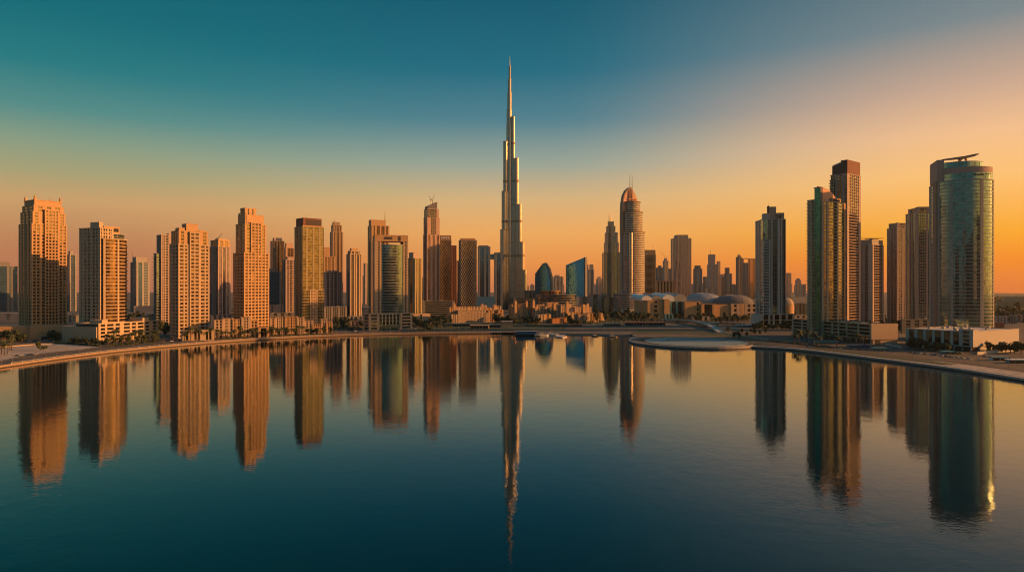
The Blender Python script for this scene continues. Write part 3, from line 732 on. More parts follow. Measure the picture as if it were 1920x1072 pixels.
for r, y, y0, ox in ((10.6, 235, 560, 0), (8.6, 208, 235, -1), (6.8, 175, 208, -.5), (5.2, 150, 175, -.4), (3.2, 126, 150, .5)):
    pl = [(ox+r*math.cos(2*math.pi*i/n), r*math.sin(2*math.pi*i/n)) for i in range(n)]
    fr, g = MB(), MB(); facade(fr, g, [pl+[pl[0]]], hb(y0)+(0 if y0 > 300 else 1), hb(y), ('f'*16,), d=.6, top=2.0, topd=.4)
    o = fr.build('core_tier', MT['steel'], root); g.build('glazing', MT['g_silver'], o)
b = MB(); b.rod((.5,0,hb(126)), (.5,0,hb(113)), 1.5, 1.1, 10); b.rod((.5,0,hb(113)), (.5,0,hb(104)), .9, .25, 10); b.build('spire', MT['white_paint'], root)
pv = MB(); pv.prism([(9*math.cos(math.pi*i/10)*1.0, -62-9*math.sin(math.pi*i/10)) for i in range(11)][::-1], 0, 14); pv.build('entrance_pavilion', MT['g_grey'], root)
for (label, xl, xc, xr, y, D, pf) in (('low terraced glass annexe at the left foot of the supertall tower', 893, 898, 940, 560, 2080, '#vvvvvvvv#'), ('low grey office annexe at the right foot of the supertall tower', 984, 986, 1006, 545, 2120, '#g#gg#gg#'), ('grey stepped base building just right of the supertall tower', 960, 963, 1003, 560, 2060, '#vvvvvvv#')):
    simple('low_building', label, xl, xc, xr, y, D, 'slate', 'g_dark', pf, '#v#', .5, cat='building')

# ------------------------------------------------------------------ right of the spire
def extr(name, prof, y0, y1, mat, parent, smooth=False):
    """a profile drawn in the x-z plane, given real depth from y0 to y1"""
    b = MB(); n = len(prof)
    b.add([(x, y0, z) for x, z in prof]+[(x, y1, z) for x, z in prof], [tuple(range(n)), tuple(range(2*n-1, n-1, -1))]+[(i, n+i, n+(i+1) % n, (i+1) % n) for i in range(n)])
    return b.build(name, MT[mat] if isinstance(mat, str) else mat, parent, smooth)
t = Tower('office_tower', 'leaf-shaped glass office tower with a pointed curved top, right of the supertall tower', 'tower', 1002.5, 1003, 1034, 1900, a=-14)
P = lambda px, py: (t.u(px), t.h(py))
prof = [P(1003,556),P(1033.5,556),P(1033.5,540),P(1032,522),P(1028,506),P(1022,494),P(1017,496),P(1010,505),P(1004.5,513),P(1003,520)][::1]
extr('shaft', prof, 0, 30, 'g_flat', t.root)
rim = [P(1033.6,556),P(1035,556),P(1035,540),P(1033.4,520),P(1029,503),P(1022.5,492.5),P(1017,494.6),P(1003.2,513.5),P(1003.4,516.2),P(1017,497.6),P(1021.8,495.6),P(1027.2,507),P(1031,523),P(1032.4,540)]
extr('curved_rim', rim, -1.2, 31, 'slate', t.root)
b = MB()
for k in range(1, 20): b.box(t.u(1004), t.u(1032), -.35, -.05, k*4, k*4+.5)
b.build('floor_band', MT['slate'], t.root)
t = Tower('exhibition_building', 'round dark glass building with pale horizontal bands behind the old-town blocks', 'building', 1005, 1006, 1083, 1760, a=2)
cxm = t.Lr/2
def ring(r0, r1, n=28): return [(cxm+r0*math.cos(2*math.pi*i/n), 34+r1*math.sin(2*math.pi*i/n)) for i in range(n)]
pl = ring(t.Lr/2, 34); t.shaft([pl+[pl[0]]], 0, t.h(553), ('v'*28,), 'concrete', 'g_dark', fl=6.5, bh=1.4, d=2.0)
pl = [(cxm-14+26*math.cos(2*math.pi*i/20), 30+20*math.sin(2*math.pi*i/20)) for i in range(20)]
t.shaft([pl+[pl[0]]], t.h(553), t.h(546), ('f'*20,), 'orange', 'g_gold', 'drum')
simple('office_tower', 'small grey faint tower between the leaf-shaped and the blue wedge towers', 1038, 1041, 1056, 519, 2700, 'grey', 'g_grey', '#ww#w#', '#', 1.0, (.1, .6, 516, 'grey'))
t = Tower('office_tower', 'bright blue mirror glass tower with a roof slanting up to the right', 'tower', 1060.5, 1061, 1097.5, 1800, a=-16)
P = lambda px, py: (t.u(px), t.h(py))
extr('shaft', [P(1061,556),P(1094.5,556),P(1094.5,483.5),P(1061,497)], 0, 30, 'g_flat', t.root)
extr('side_frame', [P(1094.7,556),P(1097.5,556),P(1097.5,482),P(1094.7,483)], -.8, 31, 'slate', t.root)
b = MB()
for k in range(1, 7): b.box(t.u(1061+k*4.8)-.15, t.u(1061+k*4.8)+.15, -.3, -.02, 0, t.h(497-k*1.9)-.3)
b.build('mullion', MT['slate'], t.root)
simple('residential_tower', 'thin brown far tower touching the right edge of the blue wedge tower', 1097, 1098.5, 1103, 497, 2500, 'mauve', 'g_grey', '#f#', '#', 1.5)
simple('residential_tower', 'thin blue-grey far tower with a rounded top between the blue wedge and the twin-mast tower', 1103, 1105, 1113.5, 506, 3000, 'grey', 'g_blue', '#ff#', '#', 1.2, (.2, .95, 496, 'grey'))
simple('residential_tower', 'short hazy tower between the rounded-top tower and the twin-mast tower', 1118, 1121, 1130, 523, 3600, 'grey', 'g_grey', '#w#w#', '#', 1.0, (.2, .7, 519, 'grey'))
t = Tower('office_tower', 'grey-green stepped tower crowned with twin thin masts, left of the arched hotel tower', 'tower', 1129.5, 1134, 1163, 2100, .9)
ph = None; ins = 0
for y, i in ((474, 0), (455, 4.5), (436, 7), (424, 11), (415, 15)):
    h2 = t.h(y); z0 = 0 if ph is None else ph
    t.shaft(t.rect(i, i+(3 if i > 8 else 0), i, i), z0, h2, ('#gg#gg#', '#gg#'), 'olive' if y == 474 else 'grey', 'g_teal', 'shaft' if ph is None else 'upper_tier', fl=6, bh=.6); ph = h2
for px in (1144, 1148): t.mast(t.u(px), 18, ph, t.h(393), 1.3)
# arched hotel tower
t = Tower('hotel_tower', 'tall pale banded hotel tower with an arched fin crown and two masts', 'tower', 1165, 1166, 1209, 1862, a=26)
AX = (1187.0, 1862+26.0)                       # the vertical axis all its storeys share, as column and depth
ca_, sa_ = math.cos(t.a), math.sin(t.a); mp_ = AX[1]/F
def loc(px, dy=0.0):
    wx, wy = X(px, AX[1])-t.Cx, AX[1]+dy-t.D
    return (wx*ca_+wy*sa_, -wx*sa_+wy*ca_)
def oval(px0, px1, n=26, k=.72):
    cx, cyy = loc((px0+px1)/2); A = (px1-px0)/2*mp_/math.sqrt(ca_**2+(k*sa_)**2)
    return [(cx+A*math.cos(2*math.pi*i/n-math.pi/2), cyy+A*k*math.sin(2*math.pi*i/n-math.pi/2)) for i in range(n)]
def bands(px0, px1, z0, z1, name, k=.72):
    pl = oval(px0, px1, k=k); return t.shaft([pl+[pl[0]]], z0, z1, ('vvvvwwwwvvvvvvvvvvvvvvvvvv',), 'pale', 'g_brown', name, d=1.2, fl=5.0, bh=1.9)
bands(1148, 1213, 0, t.h(551), 'flared_base')
b = MB(); b.prism(oval(1146, 1215), 0, 9); b.build('base_wall', MT['white'], t.root)
bands(1166.5, 1209, t.h(551), t.h(434), 'shaft')
bands(1169, 1205, t.h(434)+1, t.h(396), 'upper_tier')
bands(1174, 1200, t.h(396)+1, t.h(377), 'upper_tier')
for y, x0, x1 in ((434, 1165.5, 1210.5), (396, 1167.5, 1206.5), (377, 1171.5, 1202)):
    b = MB(); b.prism(oval(x0, x1), t.h(y)-1, t.h(y)+1.6, True, True); b.build('cornice', MT['brown'], t.root)
c0 = loc(1182); P = lambda px, py: (c0[0]+(px-1182)*mp_/ca_, t.h(py))
fin = [P(1166,440),P(1198.5,400),P(1198.3,378),P(1197,370),P(1193,360),P(1188.5,353),P(1183.6,349.8),P(1180,350.5),P(1174,356),P(1169.5,366),P(1166.8,381),P(1166,400)]
extr('arched_fin', fin, c0[1]+3, c0[1]+9, 'salmon', t.root)
rimm = [P(1165,440)]+[P(*q) for q in ((1165,400),(1165.6,381),(1168.4,365),(1173.4,355),(1179.8,349),(1184,348.4),(1184,350.4),(1180.6,351.4),(1174.6,356.8),(1170.1,366.6),(1167.4,381.4),(1166.7,400),(1166.7,440))]
extr('fin_edge', rimm, c0[1]-1, c0[1]+11, 'brown', t.root)
b = MB(); b.rod((P(1178,0)[0], c0[1]+1, t.h(371)), (P(1195,0)[0], c0[1]+1, t.h(371)), 1.6); b.rod((P(1180,0)[0], c0[1]+1, t.h(378)), (P(1180,0)[0], c0[1]+1, t.h(364)), 1.1); b.build('crown_strut', MT['orange'], t.root)
for px in (1181.3, 1186): t.mast(P(px,0)[0], c0[1]+1, t.h(378), t.h(325), 1.9)
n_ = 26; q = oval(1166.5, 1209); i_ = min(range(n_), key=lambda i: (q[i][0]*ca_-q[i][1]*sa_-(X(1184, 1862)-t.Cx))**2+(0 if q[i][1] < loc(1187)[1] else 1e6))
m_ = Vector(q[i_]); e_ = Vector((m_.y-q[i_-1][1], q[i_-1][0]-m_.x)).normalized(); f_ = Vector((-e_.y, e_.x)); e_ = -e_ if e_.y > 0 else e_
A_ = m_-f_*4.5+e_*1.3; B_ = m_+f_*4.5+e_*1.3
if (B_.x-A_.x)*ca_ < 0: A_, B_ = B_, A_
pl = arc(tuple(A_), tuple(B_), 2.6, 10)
b = MB(); b.prism(pl, t.h(551), t.h(436)); b.build('added_glint_strip', MT['g_silver'], t.root)  # convex glass strip added to the front, curved to catch a vertical sun glint
w_ = loc(1165, -6); b = MB(); b.box(w_[0]-2.6, w_[0]+2.6, w_[1]-5, w_[1]+5, 0, t.h(402)); b.build('spine_fin', MT['mauve'], t.root)
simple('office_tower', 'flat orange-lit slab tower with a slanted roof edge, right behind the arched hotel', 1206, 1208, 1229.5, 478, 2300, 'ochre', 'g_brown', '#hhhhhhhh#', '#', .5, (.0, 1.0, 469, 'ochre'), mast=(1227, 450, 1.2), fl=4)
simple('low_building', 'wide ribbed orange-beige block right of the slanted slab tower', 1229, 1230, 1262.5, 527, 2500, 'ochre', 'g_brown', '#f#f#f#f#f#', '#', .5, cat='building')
simple('residential_tower', 'hazy blue tower behind the ribbed block, left one of three', 1230, 1233, 1243, 502, 3600, 'slate', 'g_blue', '#ff#', '#', 1.0, (.3, .8, 498, 'slate'))
t = simple('residential_tower', 'slender tower under construction with a crane on its top, behind the ribbed block', 1243, 1246, 1253, 489, 3500, 'grey', 'g_grey', '#ff#', '#', 1.2, (.2, .8, 484, 'grey')); crane_spot = t
simple('residential_tower', 'narrow blue-grey tower close to the left flank of the wide ribbed grey tower', 1252, 1254, 1259, 504, 3700, 'slate', 'g_blue', '#f#', '#', 1.2)
t = Tower('residential_tower', 'wide grey tower with deep vertical ribs standing alone right of the arched hotel', 'tower', 1258, 1264, 1296, 2500, .7)
t.shaft(t.rect(0,0,0,0), 0, t.h(447), ('#gf#ff##gf##ff#', '#ff#'), 'mauve', 'g_grey')
t.shaft(rectf(t.Lr*.18, t.Lr*.8, -2.5, t.Ll-4), 0, t.h(441), ('#ff#gg#ff#', '#', None, '#'), 'mauve', 'g_grey', 'central_bay')
t.shaft(rectf(t.Lr*.08, t.Lr*.42, -6, 4), 0, t.h(506), ('#ff#', '#', None, '#'), 'mauve', 'g_grey', 'low_wing')
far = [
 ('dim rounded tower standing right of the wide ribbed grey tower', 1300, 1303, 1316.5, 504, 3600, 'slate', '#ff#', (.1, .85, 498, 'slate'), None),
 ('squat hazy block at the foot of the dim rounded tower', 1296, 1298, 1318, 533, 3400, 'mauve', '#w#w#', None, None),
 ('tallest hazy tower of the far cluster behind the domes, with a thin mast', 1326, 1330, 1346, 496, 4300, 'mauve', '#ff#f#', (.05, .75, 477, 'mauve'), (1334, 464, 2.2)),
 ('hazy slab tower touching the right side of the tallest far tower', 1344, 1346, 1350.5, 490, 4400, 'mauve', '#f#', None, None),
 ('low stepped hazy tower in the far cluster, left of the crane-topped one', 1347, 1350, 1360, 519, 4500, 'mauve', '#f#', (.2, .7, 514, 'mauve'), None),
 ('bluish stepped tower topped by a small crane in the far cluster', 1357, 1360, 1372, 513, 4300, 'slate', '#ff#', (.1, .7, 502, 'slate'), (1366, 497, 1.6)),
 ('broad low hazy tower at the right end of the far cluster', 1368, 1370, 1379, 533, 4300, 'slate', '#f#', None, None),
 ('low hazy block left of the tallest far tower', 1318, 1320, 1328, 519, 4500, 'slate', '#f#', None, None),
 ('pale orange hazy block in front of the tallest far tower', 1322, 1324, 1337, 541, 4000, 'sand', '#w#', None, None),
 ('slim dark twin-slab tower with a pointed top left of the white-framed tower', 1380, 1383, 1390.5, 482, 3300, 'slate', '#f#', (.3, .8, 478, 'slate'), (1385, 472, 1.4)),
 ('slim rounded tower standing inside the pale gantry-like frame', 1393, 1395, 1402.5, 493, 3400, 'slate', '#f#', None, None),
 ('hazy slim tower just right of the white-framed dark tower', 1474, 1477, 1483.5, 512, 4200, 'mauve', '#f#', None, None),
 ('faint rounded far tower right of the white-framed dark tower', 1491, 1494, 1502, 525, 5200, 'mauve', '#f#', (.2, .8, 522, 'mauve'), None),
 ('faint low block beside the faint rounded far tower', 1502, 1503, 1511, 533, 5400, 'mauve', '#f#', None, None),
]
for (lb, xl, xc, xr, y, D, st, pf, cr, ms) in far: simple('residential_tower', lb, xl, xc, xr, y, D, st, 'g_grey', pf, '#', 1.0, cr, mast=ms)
t = Tower('frame_building', 'pale orange portal-shaped frame building left of the white-framed dark tower', 'building', 1392.5, 1393, 1420, 4200, a=10)
h = t.h(484)
for x0, x1 in ((0, 6), (t.Lr*.5, t.Lr)): t.shaft(rectf(x0, x1, 0, 22), 0, h-5, ('#f#', '#'), 'orange', 'g_gold', 'leg')
t.block(rectf(-1, t.Lr+1, -1, 23), h-4.9, h, 'tan', 'top_beam')
for i in range(46):      # the far low skyline, each block a thing
    r = random.Random(i*13+1)
    px = 985+i*11.5 if i < 46 else 0; px += r.uniform(-3, 3)
    w = r.uniform(4, 10); D = r.uniform(5200, 7600); y = r.choice((533, 535, 536, 537, 537))-r.random()*2
    ref = ('right of the supertall tower' if px < 1060 else 'behind the twin-mast tower' if px < 1160 else 'beyond the ribbed grey tower' if px < 1300 else 'beyond the domed mall' if px < 1420 else 'right of the white-framed tower')
    t = Tower('distant_building', f'low hazy block on the far horizon {ref}', 'building', px-.5, px, px+w, D, a=r.uniform(0, 8), group='low far skyline '+ref)
    b = MB(); h = t.h(y); b.prism([(0,0),(t.Lr,0),(t.Lr,40),(0,40)], 0, h); b.box(t.Lr*.2, t.Lr*.7, 5, 25, h, h+r.uniform(3, 14)); b.build('body', MT['mauve'], t.root)

# ------------------------------------------------------------------ towers of the right shore
t = Tower('residential_tower', 'dark glass tower with white bands and a stepped pale top beside the domed mall', 'tower', 1417, 1431, 1472.5, 1180, a=-3)
H = {y: t.h(y) for y in (412, 400, 387, 450)}
t.shaft(t.rect(), 0, H[412], ('#hhhh#ggb#b#gg', '#bbb#', None, '#hh#hh#'), 'white', 'g_deep', bh=1.5)
t.shaft(rectf(-.8, t.Lr*.3, -1, 8), 0, H[450], ('#hhhhh#', None, None, 'h'), 'pale', 'g_deep', 'white_bay', fl=5.2, bh=2.6)
t.shaft(rectf(t.Lr*.66, t.Lr*.72, -1, 4), 0, H[412]-2, ('#', '#', '#', '#'), 'pale', 'g_dark', 'white_pier')
t.shaft(rectf(-.9, t.Lr*.2, -.9, 10), H[450]+1.3, H[412], ('GGGG', None, None, 'GG'), 'white', 'g_teal', 'corner_glazing')
t.block(rectf(2, t.Lr*.3, 2, 14), H[412], H[400], 'white', 'roof_block')
t.block(rectf(t.Lr*.3+.1, t.Lr*.62, 4, 14), H[412], H[387], 'pink', 'crown')
t.block(rectf(t.Lr*.27, t.Lr*.3, 3, 12), H[412], H[387]+1.5, 'dark', 'crown_fin')
t.block(rectf(t.Lr*.64, t.Lr*.96, 1, 14), H[412], H[400]+1, 'mauve', 'roof_block')
b = MB(); b.box(t.Lr*.68, t.Lr*.82, .6, 1.1, H[412]+2, H[400]-3); b.build('roof_window', MT['g_dark'], t.root)
t.mast(t.Lr*.29, 6, H[387], t.h(377), .5)
p = Tower('podium_building', 'white-framed glazed podium of the dark white-banded tower, with a blank left wall', 'building', 1408, 1428, 1489, 1150, .5)
p.shaft(rectf(0, p.Lr, 0, 30), 2, p.h(590), ('#RR#R#RR#RR#RR#', '#RR#', None, '##'), 'white', 'g_deep', fl=13, bh=1.6)
t = Tower('residential_tower', 'tower with a teal glass stripe, curved gold balcony front and curved orange crown wall', 'tower', 1515, 1541, 1583.5, 892, a=33)
H = {y: t.h(y) for y in (374, 368, 352, 349, 379)}
t.shaft([arc((0,0),(t.Lr*.93,0),6,14),[(t.Lr*.93,0),(t.Lr*.93,t.Ll*.5)],[(t.Lr*.93,t.Ll*.5),(0,t.Ll*.5)],[(0,t.Ll*.5),(0,0)]], 0, H[379], ('#w#vvvvv#vvvvvvw','ww#ww',None,None), 'sand', 'g_gold', 'bowed_front', bh=1.1)
b = MB(); b.box(t.Lr*.93+.05, t.Lr, -1.5, t.Ll*.4, 0, H[379]+2); b.build('end_pier', MT['tan'], t.root)
t.shaft(rectf(-1.0, 3, t.Ll*.08, t.Ll*.5), 0, H[352], ('#', '#', None, 'ggggg'), 'slate', 'g_stripe', 'teal_stripe')
t.shaft(rectf(-.1, 4, .5, t.Ll*.08-.1), 0, H[379], (None, None, None, '#w#'), 'sand', 'g_dark', 'window_strip')
t.shaft(rectf(0, 14, t.Ll*.52, t.Ll), 0, H[374], (None, None, 'b', '#w##bb'), 'sand', 'g_dark', 'rear_wing')
P = lambda f, y: (t.Lr*f, t.h(y))
extr('crown_wall', [P(0,381),P(.75,381),P(.75,366),P(.62,358),P(.45,352.5),P(.25,349.5),P(0,348)], 5, 7, 'salmon', t.root)
t.block(rectf(t.Lr*.5, t.Lr*.9, 2, 16), H[379], H[368], 'tan', 'roof_block')
b = MB(); b.box(t.Lr*.55, t.Lr*.85, 1.6, 2.3, H[368]-5, H[368]-1.5); b.build('roof_window', MT['g_dark'], t.root)
p = Tower('podium_building', 'long podium with dark ribbon windows and a blank right end wall, under the teal-striped tower', 'building', 1486, 1634, 1682, 812, a=14)
hp = p.h(609)
p.shaft(rectf(0, p.Lr, 0, p.Ll), 5.2, hp, ('#', '#', '#', '#RRRRRR#RRRRRR#RRRRRR#RRRRRR#RRR#RRRR#RRRRRR#RRRRRR#'), 'sand', 'g_deep', fl=4.6, bh=1.7, top=1.2)
b = MB(); b.box(1.5, p.Lr-.5, 1.5, p.Ll-1, 0, 5.2); b.build('ground_floor', MT['dark'], p.root)
for k in range(13):
    b = MB(); y = 1+k*(p.Ll-3)/12; b.box(.2, 1.3, y, y+1.2, 0, 5.2); b.build('column', MT['sand'], p.root)
b = MB(); b.box(2.0, p.Lr-.1, .1, 1.4, 0, 5.18); b.build('end_wall', MT['sand'], p.root)
b = MB(); b.box(6, 13, -.1, .3, 0, 4.6); b.build('service_door', MT['dark'], p.root)
POD = p; p.clutter(8, p.Lr-4, 6, p.Ll-8, hp+.3, 14, 61)
t = Tower('residential_tower', 'tallest right-shore tower with a dark split crown, behind the teal-striped tower', 'tower', 1557.5, 1588, 1613, 1060, a=38)
H = {y: t.h(y) for y in (326, 305, 299, 310)}
t.shaft(t.rect(), 0, H[326], ('#hhhhh#', '#bb#', None, 'gg#bb#b'), 'mauve', 'g_brown', bh=1.5)
t.shaft(rectf(t.Lr, t.Lr+1.8, 3, t.Ll*.6), 0, H[326]-4, ('b', 'bbb', 'b', None), 'mauve', 'g_dark', 'balcony_stack')
t.shaft(rectf(-2, 0, t.Ll*.75, t.Ll), 0, t.h(336), (None, None, 'b', 'bb'), 'dark', 'g_dark', 'balcony_stack')
t.block([(1.5,0),(t.Lr-.5,0),(t.Lr-.5,t.Ll*.4),(1.5,t.Ll*.4)], H[326], H[299], 'maroon', 'crown')
b = MB(); y0, y1 = 2.0, t.Ll*.9
b.add([(-.3,y0,H[326]),(t.Lr*.5,y0,H[326]),(t.Lr*.5,y1,H[326]),(-.3,y1,H[326]),(-.3,y0,H[299]),(1.4,y0,H[299]),(1.4,y1,H[310]+2),(-.3,y1,H[310]+2)], [(3,0,4,7),(0,1,5,4),(4,5,6,7),(2,3,7,6),(1,2,6,5)])
b.build('crown_screen', MT['dark'], t.root)
b = MB()
for k in range(5): b.box(-.6, -.34, t.Ll*.35+k*2.6, t.Ll*.35+k*2.6+1.5, H[299]-5-k*.6, H[299]-3-k*.6)
b.build('sign_lettering', MT['white_paint'], t.root)
t = Tower('residential_tower', 'mid-height tower with a grey flat top carrying horizontal rooftop crane arms', 'tower', 1611, 1635, 1656, 1150, a=40)
H = {y: t.h(y) for y in (459, 450)}
t.shaft(t.rect(), 0, H[459], ('#hhhhh#', '#ww#', None, '#ww##bbb#ww'), 'mauve', 'g_dark', bh=1.4)
t.block(rectf(.5, t.Lr-.5, .5, t.Ll-.5), H[459]+1.4, H[450], 'grey', 'crown', .2)
t.shaft(rectf(-.7, 1.2, -.7, t.Ll*.25), 0, H[459], (None, None, '#', '#'), 'white', 'g_dark', 'corner_pier')
roofcrane_t = t
t = Tower('residential_tower', 'grey gridded tower, left neighbour of the dark tower half hidden by the round one', 'tower', 1664, 1682, 1703, 1170, 1.0)
t.shaft(t.rect(), 0, t.h(428), ('#ww#ww#', '#w#', None, '#ww#bb#ww#'), 'mauve', 'g_grey')
t.shaft(t.rect(2,2,2,2), t.h(428), t.h(419), ('#ww#', '#w#', None, '#w#w#'), 'mauve', 'g_dark', 'upper_tier')
t.clutter(3, t.Lr-3, 3, t.Ll-3, t.h(419), 4, 3)
t = Tower('residential_tower', 'dark teal glazed tower with a beige balcony face, half hidden by the big round tower', 'tower', 1699, 1716, 1746, 1080, 1.0)
t.shaft(t.rect(), 0, t.h(400), ('##bbbb#gg', '#w#', None, '#gg#b#gg'), 'mauve', 'g_teal')
t.shaft(t.rect(2,1,2,3), t.h(400), t.h(391), ('#gg#', '#w#', None, '#g#'), 'mauve', 'g_dark', 'upper_tier')
t.block(rectf(8, t.Lr, 4, 14), t.h(391), t.h(387), 'tan', 'crown')
# the big round-fronted tower
t = Tower('office_tower', 'big round-fronted glass tower with pale floor bands and a blade on its roof, rightmost', 'tower', 1741, 1757, 1866, 880, .7)
H = {y: t.h(y) for y in (343, 329, 318, 302, 312)}
Lr, Ll = t.Lr, t.Ll
t.shaft([arc((Lr*.02,0),(Lr*.99,4),15,18),[(Lr*.99,4),(Lr*.99,Ll)],[(Lr*.99,Ll),(Lr*.02,Ll)],[(Lr*.02,Ll),(Lr*.02,0)]], 0, H[343], ('#vvvvvv#vvvvvhhvvvvvvv##vvvvvvvv#','v#v#v',None,'#v#v#'), 'concrete', 'g_teal', 'bowed_shaft', fl=4.6, bh=.9)
ar = arc((Lr*.12,-2.2),(Lr*.98,4.5),14,18)
t.shaft([ar,[(Lr*.98,4.5),(Lr*.98,Ll*.7)],[(Lr*.98,Ll*.7),(Lr*.12,Ll*.7)],[(Lr*.12,Ll*.7),(Lr*.12,-2.2)]], H[343]+1.3, H[329], ('gggggggg','ggg',None,None), 'concrete', 'g_teal', 'glazed_band', fl=5, top=0)
b = MB(); b.prism(flat([ar,[ar[-1],(Lr*.98,Ll*.7)],[(Lr*.98,Ll*.7),(Lr*.12,Ll*.7)]])+[(Lr*.12,Ll*.7)], H[329], H[318], True, True); b.build('crown_band', MT['mauve'], t.root)
ar2 = arc((Lr*.04,3),(Lr*.82,5),12,16)
pl = flat([ar2,[ar2[-1],(Lr*.82,Ll*.8)],[(Lr*.82,Ll*.8),(Lr*.04,Ll*.8)]])+[(Lr*.04,Ll*.8)]
t.shaft([ar2,[ar2[-1],(Lr*.82,Ll*.8)],[(Lr*.82,Ll*.8),(Lr*.04,Ll*.8)],[(Lr*.04,Ll*.8),ar2[0]]], H[318], H[312]+3, ('ggggggg','gg',None,None), 'concrete', 'g_teal', 'roof_storey', fl=5, top=0)
b = MB(); b.prism(pl, H[312]+3.05, t.h(306.5), True, True); b.build('roof_rim', MT['mauve'], t.root)
b = MB(); b.box(-.3, Lr*.12-.1, -1.6, Ll*.8, H[343]+1.5, H[302]+1); b.build('corner_wall', MT['mauve'], t.root)
b = MB(); b.box(-1.2, Lr*.02-.2, .5, Ll*.34, 0, H[343]+2); b.build('side_wall', MT['brown'], t.root)
b = MB(); x0, x1, x2 = t.u(1770), t.u(1812), t.u(1840)
def sec(x, y, z, w, h): return [(x,y-w,z-h),(x,y+w,z-h),(x,y+w,z+h),(x,y-w,z+h)]
b.loft([sec(x0,10,t.h(298.5),1.6,.9), sec(x1,10,t.h(296),3.0,1.5), sec(x2-4,10,t.h(292.5),2.4,1.3), sec(x2,10,t.h(291),.9,.4)]); b.build('roof_blade', MT['brown'], t.root)
b = MB(); b.rod((x1-6,10,H[302]), (x1-2,10,t.h(295)-1), 2.0); b.rod((x1+3,10,H[302]), (x1+1,10,t.h(295)-1), 1.6); b.build('blade_support', MT['steel'], t.root)
b = MB()
for k in range(9):
    x = Lr*.60+k*2.1; q = 0.0
    b.box(x, x+1.5, -15.2+k*.55, -14.2+k*.55, H[329]-3.6, H[329]-2.2-(k % 3)*.3)
b.build('sign_lettering', MT['dark'], t.root)
p = Tower('podium_building', 'pale podium with tall dark glazed panels and blank right wall under the round tower', 'building', 1700, 1823, 1909, 714, a=30)
hp = p.h(623)
p.shaft(rectf(0, p.Lr, 0, p.Ll), 5, hp, ('#'*6, '#', '#', '#WW##WW#'.replace('WW##WW', 'RR#RR#RR#RR#RR#RR#RR')), 'white', 'g_deep', fl=hp-5, bh=1.5, top=1.0)
p.shaft(rectf(-.9, 8, -.9, 12), 5, hp+1.5, ('#', None, '#', '#RR#'), 'white', 'g_deep', 'corner_bay', fl=4.4, bh=1.4)
b = MB(); b.box(1.5, p.Lr, 1.2, p.Ll-1, 0, 5); b.build('ground_floor', MT['dark'], p.root)
b = MB(); b.box(14, p.Lr-.2, .2, 1.3, 0, 4.98); b.build('end_wall', MT['white'], p.root); p.clutter(6, p.Lr-5, 6, p.Ll-8, hp+.3, 12, 62, 'concrete')
for k in range(9):
    b = MB(); y = 1+k*(p.Ll-3)/8; b.box(.2, 1.3, y, y+1.2, 0, 5); b.build('column', MT['white'], p.root)

# ------------------------------------------------------------------ low quarters along the water
def lowrise(label, xl, xc, xr, D, a, parts, st='sand', name='apartment_house', dep_=18):
    """a low house of several joined wings; parts = (from, to, top row, pattern)"""
    t = Tower(name, label, 'building', xl, xc, xr, D, a=a)
    for i, (f0, f1, y, pf, st2, zoff) in enumerate(parts):
        t.shaft(rectf(t.Lr*f0+.05, t.Lr*f1-.05, zoff, dep_+zoff), 0, t.h(y), (pf, '#W#' if f1 > .98 else '#', '#', '#W#' if f0 < .02 else '#'), st2 or st, 'g_brown', 'wing', fl=4.0, bh=1.7, top=.9)
    return t
lowrise('first sunlit quay house, between the broad orange tower and the tallest orange tower', 400, 402, 484, 905, 26,
    [(0,.2,601,'#W#W#',None,0),(.2,.42,598.5,'#WW##W#',None,2),(.42,.62,600,'#W##WW#','tan',1),(.62,.82,597,'##W#W##',None,0),(.82,1,604,'#W#W#','tan',1.5)])
lowrise('second sunlit quay house, longest of the three, below the olive glass tower', 504, 507, 570, 985, 22,
    [(0,.16,598,'#W#',None,0),(.16,.44,596,'#W#WW#W#',None,1.4),(.44,.8,595,'#WW#W#WW#','tan',.6),(.8,1,597,'#WW#',None,0)])
lowrise('third sunlit quay house with stepped gables, at the mouth of the side street', 569, 571, 623, 1004, 20,
    [(0,.3,602,'#W#W#',None,1),(.3,.62,609,'#WW#WW#','tan',0),(.62,.8,600,'#W#W#',None,2),(.8,1,606,'#W#W#','tan',.5)])
p = Tower('gatehouse', 'dark open gateway between the first and second sunlit quay houses', 'building', 484, 485, 503, 925, a=24)
p.shaft(rectf(0, p.Lr, 0, 14), 0, p.h(615), ('#GGG#', '#', '#', '#'), 'tan', 'g_dark', fl=8)
